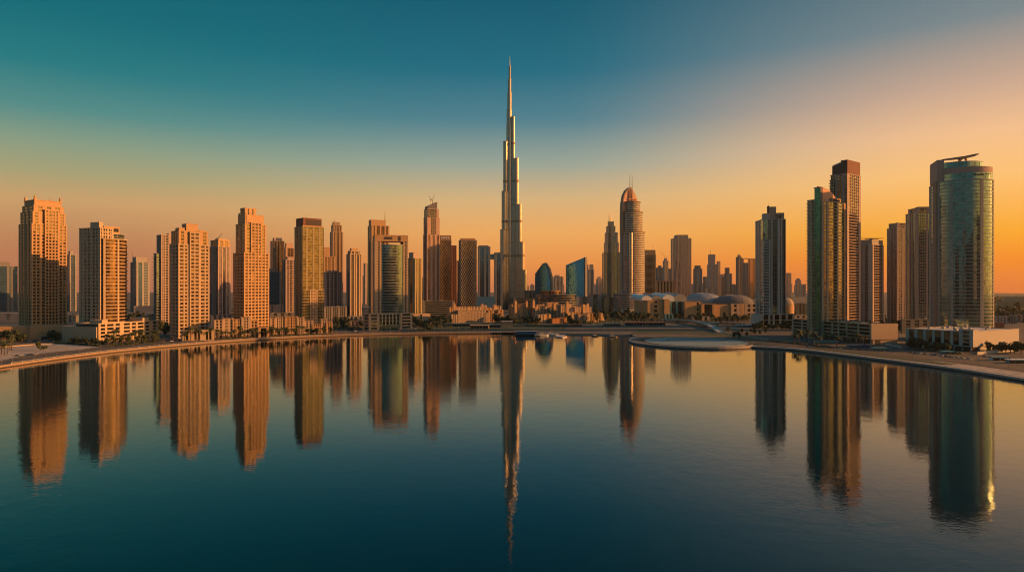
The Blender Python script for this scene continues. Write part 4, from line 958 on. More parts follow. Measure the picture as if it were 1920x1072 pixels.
def oldtown(label, xl, xr, D, a, ytop, dp, seed, nw=9):
    """an old-town style block: many small sandy wings, stepped, with corner turrets and little domes"""
    t = Tower('apartment_house', label, 'building', xl, xl+1.5, xr, D, a=a); r = random.Random(seed); H = t.h(ytop)
    cuts = [0]+sorted(r.uniform(.05, .95) for _ in range(nw-1))+[1]
    for i in range(nw):
        f0, f1 = cuts[i], cuts[i+1]
        if (f1-f0)*t.Lr < 5: continue
        for row, (y0, y1, k) in enumerate(((0, dp*.4, r.uniform(.38, .7)), (dp*.4, dp, r.uniform(.72, 1.0)))):
            w = (f1-f0)*t.Lr; n = max(1, int(w/6)); st = r.choice(('sand', 'tan', 'sand', 'beige')); o = r.uniform(0, 2.2) if row == 0 else 0
            t.shaft(rectf(t.Lr*f0+.05, t.Lr*f1-.05, y0+o, y1+(o if row == 0 else 0)-.06), 0, H*k, ('#'+'WW#'*n, '#WW#', None, '#WW#'), st, 'g_brown', 'wing', fl=4.2, bh=2.0, top=.8)
    for i in range(4):
        x = t.Lr*(.08+.27*i)+r.uniform(-2, 2); y = r.choice((2, dp*.5)); h = H*r.uniform(.85, 1.12); w = r.uniform(2, 3)
        b = MB(); b.box(x-w, x+w, y-w-1.5, y+w-1.5, 0, h); b.box(x-w-.3, x+w+.3, y-w-1.8, y+w-1.2, h+.003, h+.7)
        q = b.build('turret', MT['tan'], t.root)
        if i % 2 == 0:
            b = MB(); b.loft([[(x+w*.85*math.cos(e)*math.cos(j*.785), y-1.5+w*.85*math.cos(e)*math.sin(j*.785), h+.7+w*.95*math.sin(e)) for j in range(8)] for e in (0, .4, .8, 1.2, 1.5)]); b.build('small_dome', MT['terracotta' if i else 'tan'], q)
    return t
oldtown('ornate sandy old-town block with corner turrets, left of the supertall tower base', 846, 944, 1300, 24, 573, 34, 2, 8)
oldtown('narrow sandy old-town house half hidden by trees right of the ornate block', 962, 1004, 1400, 24, 569, 26, 5, 4)
oldtown('row of sandy old-town houses behind the white harbour boats', 1000, 1062, 1390, 26, 567, 32, 9, 7)
oldtown('large sandy old-town block stepping down to the right, left of the arched hotel base', 1056, 1114, 1370, 26, 570, 30, 14, 6)
lowrise('low sandy quayside house with pointed gables in front of the old-town row', 1008, 1010, 1033, 1290, 24,
    [(0,.5,591,'#W#W#',None,0),(.5,1,590,'#W#','tan',1)])
t = lowrise('low sandy terrace with a sloping right end, in front of the old-town blocks', 1083, 1085, 1130, 1330, 24, [(0,.4,590,'#WW#W#',None,0),(.4,1,588.5,'#WW#WW#','tan',1)])
extr('sloping_buttress', [(t.Lr,0),(t.Lr+7,0),(t.Lr,t.h(589))], 2, 16, 'sand', t.root)
t = lowrise('orange kiosk with a black opening on the harbour terrace', 1034, 1036, 1062, 1290, 20, [(0,.35,598,'###','orange',0),(.35,1,597,'#GG#','orange',.5)], name='kiosk')
# mall with shallow domes
t = Tower('shopping_mall', 'long ochre shopping mall with glazed entrance and pale curved skylights', 'building', 1213, 1215, 1440, 1500, a=9)
hm = t.h(573)
for i, (f0, f1, y, st, pf, off) in enumerate(((0,.13,564,'ochre','##w##',2),(.13,.17,562,'ochre','##',-3),(.17,.3,566,'tealp','##gg#GG#',6),(.3,.43,567,'ochre','######w#',0),(.43,.54,571,'ochre','#GGG#',-6),(.54,.68,572,'ochre','#######',0),(.68,1,571,'sand','#W#WW#W#W#W#W#',-4))):
    t.shaft(rectf(t.Lr*f0+.1, t.Lr*f1-.1, off, 90), 0, t.h(y), (pf, '#', '#', '#'), st, 'g_dark', 'wing', fl=11, bh=5, top=1.2)
for k, (px0, px1, y) in enumerate(((1212,1231,554.5),(1231,1250,553.5),(1252,1274,552),(1274,1298,551.5))):
    x0, x1 = t.u(px0), t.u(px1); z0 = t.h(563); dz = t.h(y)-z0
    b = MB(); prof = [(x0+(x1-x0)*i/8, z0+dz*math.sin(math.pi*(.15+.7*i/8))) for i in range(9)]+[(x1, z0-3), (x0, z0-3)]
    b.v = []; n = len(prof); b.add([(x, 30, z) for x, z in prof]+[(x, 110, z+4) for x, z in prof], [tuple(range(n)), tuple(range(2*n-1, n-1, -1))]+[(i, n+i, n+(i+1) % n, (i+1) % n) for i in range(n)])
    b.build('skylight_vault', MT['white_paint' if k % 2 == 0 else 'roof'], t.root)
def dome(px0, px1, ytop, ybase, D, name, label, mat, ry=.7, flat_=1.0):
    cx = (px0+px1)/2; r = (px1-px0)/2/F*D; z0 = Z(ybase, D); hh = Z(ytop, D)-z0
    ro = empty(name, label, 'dome', (X(cx, D), D+r*ry, GZ))
    b = MB(); rings = []
    for k in range(9):
        q = math.pi/2*k/8; rr = math.cos(q)**flat_; zz = math.sin(q)
        rings.append([(r*max(rr,.01)*math.cos(2*math.pi*i/40), r*ry*max(rr,.01)*math.sin(2*math.pi*i/40), z0-GZ+hh*zz) for i in range(40)])
    b.loft(rings); o = b.build('shell', MT[mat], ro)
    b = MB(); b.prism([(r*1.01*math.cos(2*math.pi*i/40), r*ry*1.01*math.sin(2*math.pi*i/40)) for i in range(40)], 0, z0-GZ+.6); b.build('drum', MT['ochre'], ro)
    b = MB()
    for i in range(0, 40, 4):
        for k in range(8): b.rod([v*1.004 for v in rings[k][i]], [v*1.004 for v in rings[k+1][i]], .22, n=4)
    b.build('rib', MT['roof'], o)
    return ro
dome(1288, 1362, 549, 571, 1560, 'mall_dome', 'broad pale grey shallow dome on the mall, left of its darker neighbour', 'roof', .6, .75)
dome(1345, 1420, 552.5, 571, 1530, 'mall_dome', 'darker grey dome on the mall beside the white-framed dark tower', 'slate', .6, .7)
dome(1464, 1493, 558, 573, 1500, 'round_hall', 'orange-lit dome between the white-framed dark tower and the teal-striped tower', 'sand', .8, .8)
simple('low_building', 'orange-lit low block right of the orange dome, by the teal-striped tower', 1490, 1493, 1514, 570, 1450, 'ochre', 'g_brown', '##w#w##', '#w#', .6, cat='building')
simple('low_building', 'flat beige block between the banded round building and the arched hotel base', 1086, 1088, 1140, 552, 1900, 'mauve', 'g_teal', '#gg###ff##ff#', '#', .4, cat='building')
simple('low_building', 'low ochre link building between the arched hotel base and the flat beige block', 1132, 1134, 1158, 558, 1880, 'tan', 'g_dark', '##vv##', '#', .4, cat='building')
# right-edge low buildings
for i, (lb, xl, xr, y, D, st) in enumerate((('white two-storey block with dark windows right of the big round tower', 1866, 1888, 594, 1250, 'white'), ('plain grey house right of the white two-storey block', 1888, 1906, 593, 1290, 'grey'), ('pinkish house cut by the right edge above the white wall', 1903, 1935, 591, 1330, 'pink'), ('red-roofed shed in front of the white two-storey block', 1866, 1882, 606, 1130, 'terracotta'), ('long flat tan warehouse far right behind the trees', 1868, 1940, 566, 2300, 'tan'), ('second long tan warehouse, farther off towards the horizon at the right edge', 1880, 1960, 557, 3000, 'sand'))):
    simple('low_building', lb, xl, xl+1.5, xr, y, D, st, 'g_dark', '#w#w#w#' if i < 3 else '#######', '#', .5, cat='building')

# small buildings filling the ground between the towers
for i, (lb, xl, xr, y, D, st, pf) in enumerate((
 ('low grey sheds behind the colonnaded podium, left of the tan annexe', 742, 770, 583, 1480, 'grey', '#v#v#'),
 ('white-walled low shop behind the trees at the end of the side street', 652, 682, 594, 1290, 'white', '#w#w#w#'),
 ('two-storey mauve garage beside the side street, left of the colonnaded podium', 655, 681, 602, 1180, 'mauve', '#v#v#v#'),
 ('long pale roofed market behind the ornate old-town block', 800, 850, 578, 1500, 'concrete', '#f#f#f#f#'),
 ('small tan pump house on the slope right of the colonnaded podium', 806, 822, 604, 1230, 'tan', '#w#w#'),
 ('low mauve service block left of the first quay house roofline', 395, 437, 592, 1250, 'mauve', '#w#w#w#w#'),
 ('dark low garage behind the second quay house', 505, 552, 588, 1210, 'slate', '#v#v#v#'),
 ('pale low villa behind the long windowed podium', 243, 288, 596, 1150, 'sand', '#w#w#w#'),
 ('dim flat warehouse between the two leftmost towers', 124, 146, 592, 1330, 'grey', '#w#w#'),
 ('low grey block in the gap right of the rooftop-crane tower', 1655, 1668, 590, 1350, 'grey', '#w#w#'),
 ('dark low plant building left of the big round tower base', 1690, 1745, 600, 1010, 'slate', '#v#v#v#'),
 ('pale kiosk row before the mall entrance', 1296, 1330, 594, 1400, 'concrete', '#G#G#G#'),
 ('teal-roofed waiting hall at the left end of the mall front', 1246, 1262, 590, 1420, 'tealp', '#G#G#'),
 ('low white annexe between the white-framed podium and the orange dome', 1487, 1514, 592, 1230, 'white', '#v#v#'),
)):
    simple('low_building', lb, xl, xl+1.5, xr, y, D, st, 'g_dark', pf, '#', .5, cat='building', a=8 if xl > 600 else 30)

# ------------------------------------------------------------------ harbour, bridge, quay furniture
ORD = ['first','second','third','fourth','fifth','sixth','seventh','eighth','ninth','tenth','eleventh','twelfth','thirteenth','fourteenth','fifteenth','sixteenth','seventeenth','eighteenth','nineteenth','twentieth']
def nth(i): return ORD[i] if i < 20 else f'{i+1}th'
# curved ramp bridge
pts = soften(dense([gp(1238,602)[:2], gp(1262,603)[:2], gp(1300,607)[:2], gp(1330,614)[:2], gp(1352,624)[:2]], 14), 3)
o0 = pts[0]; br = empty('ramp_bridge', 'pale curved ramp bridge descending towards the round island', 'bridge', (*o0, GZ))
n = len(pts); vs = []; fs = []
for i, (x, y) in enumerate(pts):
    k = i/(n-1); h = .4+6.0*math.sin(math.pi*(.18+.78*k))*(1-.15*k)
    a, c = Vector(pts[max(0,i-1)]), Vector(pts[min(n-1,i+1)]); d = (c-a).normalized(); m = Vector((-d.y, d.x))
    for off, z in ((-6,h-1.6),(-6,h+1.1),(-5.5,h+1.1),(-5.5,h),(5.5,h),(5.5,h+1.1),(6,h+1.1),(6,h-1.6)):
        vs.append((x-o0[0]+m.x*off, y-o0[1]+m.y*off, z))
for i in range(n-1):
    for j in range(8): fs.append((8*i+j, 8*i+(j+1)%8, 8*i+8+(j+1)%8, 8*i+8+j))
b = MB(); b.add(vs, fs+[tuple(range(8)), tuple(range(8*n-1, 8*n-9, -1))]); b.build('deck', MT['concrete'], br)
for i in range(3, n-3, 3):
    x, y = pts[i]; k = i/(n-1); h = .4+6.0*math.sin(math.pi*(.18+.78*k))*(1-.15*k)-1.6
    if h > 1.2: b = MB(); b.box(x-o0[0]-1, x-o0[0]+1, y-o0[1]-3, y-o0[1]+3, 0, h); b.build('pier', MT['concrete'], br)
for i, (lb, a, c, hh) in enumerate((('long pale kerb wall behind the ramp bridge, leading right', (1345,614), (1425,621), 1.6), ('white low planter wall with dark shrubs running right from the bridge foot', (1361,625.5), (1440,637), 1.1), ('white boundary wall by the podium of the big round tower', (1832,665), (1900,658), 3.0), ('white hoarding on the lot right of the long podium', (1660,646.5), (1690,652), 2.2))):
    ribbon('low_wall', [gp(*a)[:2], gp(*c)[:2]], -.4, .4, GZ-.2, GZ+hh, MT['white'], None, lb, 'wall')
def shed(name, label, px0, px1, py, h, dp, wall, roof, cat='building', op=True):
    x, y, z = gp(px0, py); x1 = X(px1, y); L = x1-x
    r = empty(name, label, cat, (x, y, GZ))
    b = MB(); b.box(0, L, .6, dp, 0, h*.8); b.build('wall', MT[wall], r)
    b = MB(); b.box(-.8, L+.8, -1.2, dp+.8, h*.8+.003, h); b.build('roof', MT[roof], r)
    m = max(2, int(L/5))
    b = MB()
    for k in range(m): b.box(L*k/m+.5, L*(k+1)/m-.5, .35, .58, .2, h*.62)
    if op: b.build('window_band', MT['g_dark'], r)
    return r
shed('exhibition_hall', 'pale windowless cube hall on the quay below the supertall tower', 940, 961, 614, 11, 16, 'sand', 'concrete', op=False)
shed('market_pavilion', 'long orange-fronted pavilion left of the pale cube hall', 882, 916, 616, 6, 14, 'orange', 'sand')
shed('market_pavilion', 'dark blue-sided pavilion with a pale flat roof beside the cube hall', 918, 938, 614, 6, 14, 'bluep', 'sand')
shed('harbour_restaurant', 'long waterfront restaurant with a low red roof left of the ramp bridge', 1172, 1248, 610, 6, 14, 'white', 'redroof', 'restaurant')
shed('harbour_kiosk', 'small red-roofed kiosk on the terrace behind the arrow-shaped dock', 1074, 1092, 612, 4, 7, 'white', 'redroof', 'kiosk')
shed('parking_canopy', 'teal parking canopy in front of the mall, left of the blank podium wall', 1308, 1348, 609, 4, 12, 'tealp', 'tealp', 'canopy', False)
shed('parking_canopy', 'pale blue parking canopy close to the blank podium wall', 1382, 1412, 613, 4, 12, 'tealp', 'white_paint', 'canopy', False)
shed('parking_canopy', 'grey flat canopy beside the trees on the quay, right of the colonnaded podium', 826, 880, 611, 4.5, 10, 'concrete', 'concrete', 'canopy')
shed('site_office', 'white prefabricated cabin at the right edge of the sand strip', 1862, 1890, 676, 3.5, 6, 'white_paint', 'tealp', 'cabin')
shed('site_office', 'long teal prefabricated cabin cut by the right edge', 1894, 1950, 681, 3.5, 6, 'tealp', 'white_paint', 'cabin')
shed('site_office', 'low teal tent roof on the lot before the pale podium of the big round tower', 1772, 1790, 664, 3, 8, 'tealp', 'tealp', 'tent')
shed('parking_canopy', 'long blue parking canopy before the right end of the long podium', 1592, 1632, 652, 3.4, 5, 'bluep', 'bluep', 'canopy', False)
shed('parking_canopy', 'teal parking canopy in the middle of the row before the long podium', 1528, 1572, 645, 3.4, 5, 'tealp', 'tealp', 'canopy', False)
shed('parking_canopy', 'teal fabric canopy on the lawn just right of the blue one', 1640, 1664, 657, 3.0, 7, 'tealp', 'tealp', 'canopy', False)
shed('cafe_pavilion', 'white flat-roofed cafe on the terrace left of the red-roofed restaurant', 1132, 1164, 611, 4.5, 9, 'white', 'concrete', 'cafe')
# jetty with columns, arrow dock, boats
x, y = wp(920, 627); j = empty('jetty', 'small columned jetty at the corner of the left quay', 'jetty', (x, y-6, 0))
b = MB(); b.box(0, 16, 0, 8, 3.2, 4.0); b.build('deck', MT['concrete'], j)
for k in range(4):
    b = MB(); b.box(.5+k*4.8, 1.5+k*4.8, .5, 1.5, -1, 3.2); b.build('column', MT['concrete'], j)
x, y = wp(1055, 634); d = empty('dock', 'pale arrow-shaped floating dock pointing out from the terrace', 'dock', (x, y, 0))
b = MB(); b.prism([(0,0),(8,22),(7,46),(-7,46),(-9,22)], -.3, 1.4, True, True); b.build('deck', MT['white'], d)
b = MB(); b.box(-7, 7, 40, 46, 1.403, 1.7); b.build('gangway', MT['concrete'], d)
x, y = wp(966, 629.5); bg_ = empty('barge', 'long blue floating barge moored left of the white harbour boats', 'boat', (x, y, 0))
b = MB(); b.loft([[(0,0,-.4),(33,0,-.4),(33,9,-.4),(0,9,-.4)],[(-1,-.4,2),(35,-.4,2),(35,9.4,2),(-1,9.4,2)]]); b.build('hull', MT['black'], bg_)
b = MB(); b.box(1, 32, .6, 8, 2.003, 6.2); b.build('cabin', MT['bluep'], bg_)
b = MB(); b.box(.2, 33, -.2, 9, 6.203, 6.8); b.build('roof', MT['concrete'], bg_)
def boat(label, px, py, L, rz, hull='white_paint', group='boats moored along the harbour terrace'):
    x, y = wp(px, py); r = empty('motor_boat', label, 'boat', (x, y, 0), rz, group); w = L*.16
    def sec(f, z): return [(L*(.5*f), 0, z), (L*.25*f, w, z), (-L*.5, w*.9, z), (-L*.5, -w*.9, z), (L*.25*f, -w, z)]
    b = MB(); b.loft([[(q[0]*.9, q[1]*.7, q[2]) for q in sec(1, -.3)][::-1], sec(1, L*.11)[::-1]]); b.f = b.f; b.build('hull', MT[hull], r)
    b = MB(); b.loft([[(-L*.35,-w*.6,L*.11+.003),(L*.15,-w*.6,L*.11+.003),(L*.15,w*.6,L*.11+.003),(-L*.35,w*.6,L*.11+.003)],[(-L*.32,-w*.5,L*.22),(L*.05,-w*.5,L*.22),(L*.05,w*.5,L*.22),(-L*.32,w*.5,L*.22)]]); c = b.build('cabin', MT['white_paint'], r)
    b = MB(); b.box(-L*.3, L*.1, -w*.62, w*.62, L*.15, L*.19); b.build('windscreen', MT['g_dark'], c)
    b = MB(); b.rod((-L*.15,0,L*.22),(-L*.15,0,L*.42), .12); b.build('mast', MT['steel'], r)
    return r
boat('large white cabin boat next to the blue barge', 1019, 629.5, 17, .3)
boat('white motor boat with dark windows between the cabin boat and the arrow dock', 1036, 629, 20, .05)
boat('grey motor boat just left of the white cabin boats', 1008, 630, 12, .1, 'slate')
boat('small dark boat right of the arrow dock', 1117, 630.5, 11, .2, 'black')
boat('small white launch near the left tip of the round island', 1192, 631.5, 11, -.2)
boat('dark wooden tender by the terrace left of the island tip', 1150, 632, 13, .1, 'brown')
# railings
def railing(label, pts, off, step=8.0, n=100):
    q = dense(soften(pts, 1), step); m = []
    for i in range(len(q)):
        a, c = Vector(q[max(0,i-1)]), Vector(q[min(len(q)-1,i+1)]); d = (c-a).normalized(); m.append(Vector(q[i])+Vector((-d.y, d.x))*off)
    r = empty('quay_railing', label, 'railing', (m[0].x, m[0].y, GZ+.5))
    b = MB()
    for z in (.55, 1.05):
        for a, c in zip(m, m[1:]): b.rod((a.x-m[0].x, a.y-m[0].y, z), (c.x-m[0].x, c.y-m[0].y, z), .07, n=4)
    b.build('rail', MT['white_paint'], r)
    pb = MB(); pb.box(-.16, .16, -.16, .16, .08, 1.2); pb.box(-.22, .22, -.22, .22, 0, .08-.003); p0 = pb.build('post', MT['white_paint'], r); p0.location = (0, 0, 0)
    for i in range(1, min(len(m), n)):
        c = p0.copy(); COL.objects.link(c); c.parent = r; c.location = (m[i].x-m[0].x, m[i].y-m[0].y, 0)
railing('white post railing along the curved right quay', RS[:-6], .3, 6)
railing('pale post railing round the edge of the round island', IS, .3, 7)
railing('low post railing along the left promenade edge', LS[14:], .5, 10)
# street lamps
lamp = empty('street_lamp', 'slim street lamp', 'street lamp', (0,0,GZ), 0, 'street lamps along the quay roads')
b = MB(); b.rod((0,0,0),(0,0,9), .14, .08); b.build('pole', MT['steel'], lamp)
b = MB(); b.rod((0,0,8.8),(1.6,0,9.3), .07, .05); b.build('arm', MT['steel'], lamp)
b = MB(); b.loft([[(1.3,-.2,9.2),(2.3,-.15,9.3),(2.3,.15,9.3),(1.3,.2,9.2)],[(1.3,-.2,9.35),(2.3,-.15,9.4),(2.3,.15,9.4),(1.3,.2,9.35)]]); b.build('lamp_head', MT['concrete'], lamp)
def along(pts, off, step, i0=0, i1=None):
    q = dense(pts, step)[i0:i1]; out = []
    for i in range(len(q)):
        a, c = Vector(q[max(0,i-1)]), Vector(q[min(len(q)-1,i+1)]); d = (c-a).normalized()
        out.append((q[i][0]-d.y*off, q[i][1]+d.x*off, math.atan2(d.y, d.x)))
    return out
lp = [(p, 'left quay road') for p in along(LS[12:], 9.5, 38)]+[(p, 'right quay road') for p in along(RS[8:-8], 35, 34)]+[(p, 'harbour terrace') for p in along(MS, 14, 34)]
cnt = {}
first = True
for (x, y, rz), wh in lp:
    if not (-.80 < x/y < .80): continue
    c = lamp if first else dup(lamp); first = False
    c.location = (x, y, GZ); c.rotation_euler = (0, 0, rz+1.57)
    i = cnt.get(wh, 0); cnt[wh] = i+1
    c['label'] = f'slim street lamp on the {wh}, {nth(i)} counted along the shore from the left'
# cranes on roofs
def crane(label, base, H, L, rz, tilt=.9):
    r = empty('tower_crane', label, 'crane', base, rz)
    b = MB(); b.rod((0,0,0),(0,0,H), .7, .6, 4); b.build('mast', MT['steel'], r)
    b = MB(); b.rod((0,0,H),(L*math.cos(tilt),0,H+L*math.sin(tilt)), .7, .3, 4); b.build('jib', MT['steel'], r)
    b = MB(); b.rod((0,0,H),(-L*.25,0,H+1), .6, .6, 4); b.box(-L*.28, -L*.2, -1, 1, H-1.5, H+.2); b.build('counterweight', MT['slate'], r)
def ontop(px, py_base, D): return (X(px, D), D, Z(py_base, D))
crane('small luffing crane on the slim gold-topped tower of the left shore', ontop(409.5, 449, 1308), 3, 12, .2, 1.0)
crane('left arm crane on the slanted roof of the pinkish tower', ontop(808, 382, 1512), 8, 14, 2.6, 1.1)
crane('right arm crane on the slanted roof of the pinkish tower', ontop(811, 382, 1516), 8, 16, .3, 1.2)
crane('luffing crane on the slender tower under construction behind the ribbed block', ontop(1247, 485, 3515), 12, 46, 2.5, .8)
crane('second crane leaning right beside the slender tower under construction', ontop(1257, 500, 3530), 22, 30, .5, 1.1)
b0 = ontop(1634, 450, 1165); r = empty('roof_crane', 'horizontal maintenance crane arms on the grey flat-topped right-shore tower', 'crane', b0)
b = MB(); b.box(-22, 20, -.6, .6, 2.4, 3.4); b.box(-10, 14, 2, 3, 1.5, 2.3); b.build('arm', MT['brown'], r)
b = MB(); b.box(-2, 2, -1.2, 3.4, .0, 2.39); b.build('base', MT['slate'], r)

# ------------------------------------------------------------------ trees
def leaf_crown(n, rx, rz, z0, seed, size):
    r = random.Random(seed); b = MB(); cl = []
    for _ in range(9):
        a = r.uniform(0, 6.28); k = r.uniform(.15, .75)
        cl.append((rx*k*math.cos(a), rx*k*math.sin(a), z0+rz*r.uniform(-.55, .75), rx*r.uniform(.32, .55)))
    for _ in range(n):
        cx, cy_, cz, cr = r.choice(cl)
        v = Vector((r.gauss(0,1), r.gauss(0,1), r.gauss(0,.8))).normalized()*cr*r.uniform(.6, 1.05)
        c = Vector((cx, cy_, cz))+v; nn = (v.normalized()+Vector((r.uniform(-.6,.6), r.uniform(-.6,.6), r.uniform(-.3,.8)))).normalized()
        t1 = nn.orthogonal().normalized(); t2 = nn.cross(t1); s = size*r.uniform(.6, 1.2)
        b.add([c-t1*s-t2*s*.6, c+t1*s-t2*s*.6, c+t1*s*.6+t2*s*.7, c-t1*s*.6+t2*s*.7], [(0,1,2,3)])
    return b
def make_tree(seed, rx, rz, th):
    t = empty('tree', 'round dark green tree', 'tree', (0,0,GZ))
    r = random.Random(seed); b = MB(); b.rod((0,0,-.1),(.1,.1,th), .32, .2)
    for k in range(5):
        a = k*1.26+r.random(); b.rod((.1,.1,th*.85),(rx*.5*math.cos(a), rx*.5*math.sin(a), th+rz*.5), .15, .06, 5)
    b.build('trunk', MT['trunk'], t)
    leaf_crown(330, rx, rz, th+rz*.55, seed, .55).build('crown', MT['leaf'], t)
    return t
def make_palm(seed, h):
    t = empty('palm_tree', 'palm tree', 'palm tree', (0,0,GZ)); r = random.Random(seed)
    b = MB(); b.rod((0,0,-.1),(.15,0,h*.5), .28, .22); b.rod((.15,0,h*.5),(.3,.1,h), .22, .18); b.build('trunk', MT['trunk'], t)
    b = MB()
    for k in range(22):
        a = 6.283*k/22+r.uniform(-.15,.15); up = r.uniform(-.25, 1.0); L = r.uniform(2.2, 3.2); pv = None
        d = Vector((math.cos(a), math.sin(a), 0)); sd_ = Vector((-d.y, d.x, 0))
        for q in range(5):
            f = q/4; c = Vector((.3,.1,h))+d*(L*f)+Vector((0,0,up*L*f-1.5*L*.55*f*f)); w = .42*math.sin(math.pi*(.12+.83*f))+.03
            cur = (c-sd_*w-Vector((0,0,w*.5)), c, c+sd_*w-Vector((0,0,w*.5)))
            if pv: b.add([pv[0],pv[1],cur[1],cur[0]], [(0,1,2,3)]); b.add([pv[1],pv[2],cur[2],cur[1]], [(0,1,2,3)])
            pv = cur
    b.build('crown', MT['palm'], t); return t
TREES = [make_tree(1, 3.2, 3.2, 2.2), make_tree(2, 3.8, 3.0, 2.0), make_tree(3, 2.7, 3.4, 2.6)]
PALMS = [make_palm(4, 7.5), make_palm(5, 6.0)]
used = set()
def plant(kind, x, y, s, label, group, z=GZ, rr=random.Random(11)):
    src = rr.choice(TREES if kind == 't' else PALMS)
    c = src if src.name not in used else dup(src); used.add(src.name)
    c.location = (x, y, z); c.rotation_euler = (0, 0, rr.uniform(0, 6.28)); c.scale = (s, s, s*rr.uniform(.85, 1.15))
    c['label'] = label; c['group'] = group
# zone: kind, px0..px1, row0..row1, count, scale, where
ZONES = [
 ('p',0,26,654,668,5,1.0,'on the sand lot at the left edge'), ('t',64,92,656,658,2,.62,'standing alone on the pink sand lot'),
 ('t',0,46,637,643,7,1.1,'below the beige wall at the left edge'), ('t',62,118,633,640,6,.9,'before the garage doors of the beige wall'),
 ('t',128,190,644,648,9,.75,'along the blank podium wall'), ('p',196,300,646,640,11,1.0,'before the sunlit right face of the left podium'), ('t',190,296,648,641,7,.8,'on the promenade under the left podium'),
 ('t',240,292,596,606,8,1.3,'behind the long left podium'), ('t',296,330,606,638,12,1.1,'in the gap left of the broad orange tower'),
 ('p',340,400,640,637,5,1.1,'before the shopfront of the broad orange tower'), ('p',402,484,637,632.5,10,1.1,'before the first sunlit quay house'), ('p',488,572,632,629,11,1.0,'before the second sunlit quay house'), ('t',500,560,630.5,628.5,4,.8,'on the promenade before the second quay house'), ('t',574,624,628,626,5,.8,'before the third sunlit quay house'),
 ('t',396,440,590,597,9,1.3,'behind the first sunlit quay house'), ('t',504,560,590,596,10,1.3,'behind the second sunlit quay house'),
 ('t',622,680,604,620,12,1.0,'beside the side street'), ('t',640,676,588,600,8,1.3,'at the far end of the side street'),
 ('t',774,806,606,624,10,1.1,'on the slope right of the colonnaded podium'), ('t',800,850,598,612,16,1.1,'left of the ornate old-town block'), ('p',806,830,612,616,4,1.0,'before the grey canopy'),
 ('t',926,968,604,609,14,1.1,'around the narrow old-town house'), ('t',982,1010,604,609,9,1.0,'left of the gabled quayside house'),
 ('t',1058,1086,604,610,9,1.0,'before the large old-town block'), ('t',1116,1152,582,604,14,1.3,'left of the arched hotel base'), ('t',1152,1216,588,602,18,1.2,'below the arched hotel base'),
 ('t',1214,1262,586,600,12,1.2,'between the hotel base and the mall'), ('t',1268,1340,593,602,12,1.1,'before the mall entrance'), ('t',1340,1408,596,606,12,1.1,'before the right wing of the mall'),
 ('t',1362,1440,623,634,9,.7,'along the white planter wall'), ('t',1412,1484,612,622,11,1.0,'under the white-framed podium'), ('t',1484,1516,592,604,7,1.2,'right of the white-framed podium'),
 ('p',1486,1640,640,651,20,1.05,'in the row before the long podium'), ('t',1700,1780,653,660,8,.9,'before the tall panels of the pale podium'), ('t',1836,1918,656,664,9,.9,'at the white wall right of the pale podium'),
 ('t',1868,1930,580,612,18,1.5,'among the houses at the right edge'),('t',1660,1740,606,625,10,1.2,'in the dark gap left of the big round tower'),
]
zr = random.Random(5)
for (k, x0, x1, y0, y1, n, s, wh) in ZONES:
    for i in range(n):
        f = (i+zr.uniform(.2,.8))/n; px = x0+(x1-x0)*f; py = y0+(y1-y0)*f if abs(y1-y0) < 9 or wh.startswith('on the slope') else zr.uniform(y0, y1)
        py += zr.uniform(-.6, .6)
        x, y, z = gp(px, py)
        kd = 'palm' if k == 'p' else 'tree'
        plant(k, x, y, 1.7*s*zr.uniform(.8, 1.2), f'dark {kd} {wh}, {nth(i)} from the left', f'{kd}s {wh}')
# dense low planting that reads as one mass
b = MB(); rr = random.Random(17)
for (x0, x1, y0, y1, n) in ((1122,1262,587,604,900),(1268,1405,592,602,700),(928,1008,601,607,420),(1058,1112,600,608,300),(776,848,600,614,500),(1412,1480,606,616,320),(1640,1735,606,622,420),(626,676,606,618,260)):
    for _ in range(n):
        x, y, z = gp(rr.uniform(x0, x1), rr.uniform(y0, y1)); hh = rr.uniform(1.0, 4.2); wv = rr.uniform(1.2, 2.4)
        for q in range(4):
            c = Vector((x+rr.uniform(-wv,wv), y+rr.uniform(-wv,wv), GZ+rr.uniform(.3,hh))); nn = Vector((rr.uniform(-1,1), rr.uniform(-1.2,.3), rr.uniform(-.1,1))).normalized()
            t1 = nn.orthogonal().normalized(); t2 = nn.cross(t1); s = rr.uniform(.7,1.4)
            b.add([c-t1*s-t2*s*.7, c+t1*s-t2*s*.7, c+t1*s*.6+t2*s*.7, c-t1*s*.6+t2*s*.7], [(0,1,2,3)])
tag(b.build('undergrowth', MT['leaf']), 'dark shrubs and undergrowth filling the gardens between the low quarters', 'shrubs', None, 'stuff')
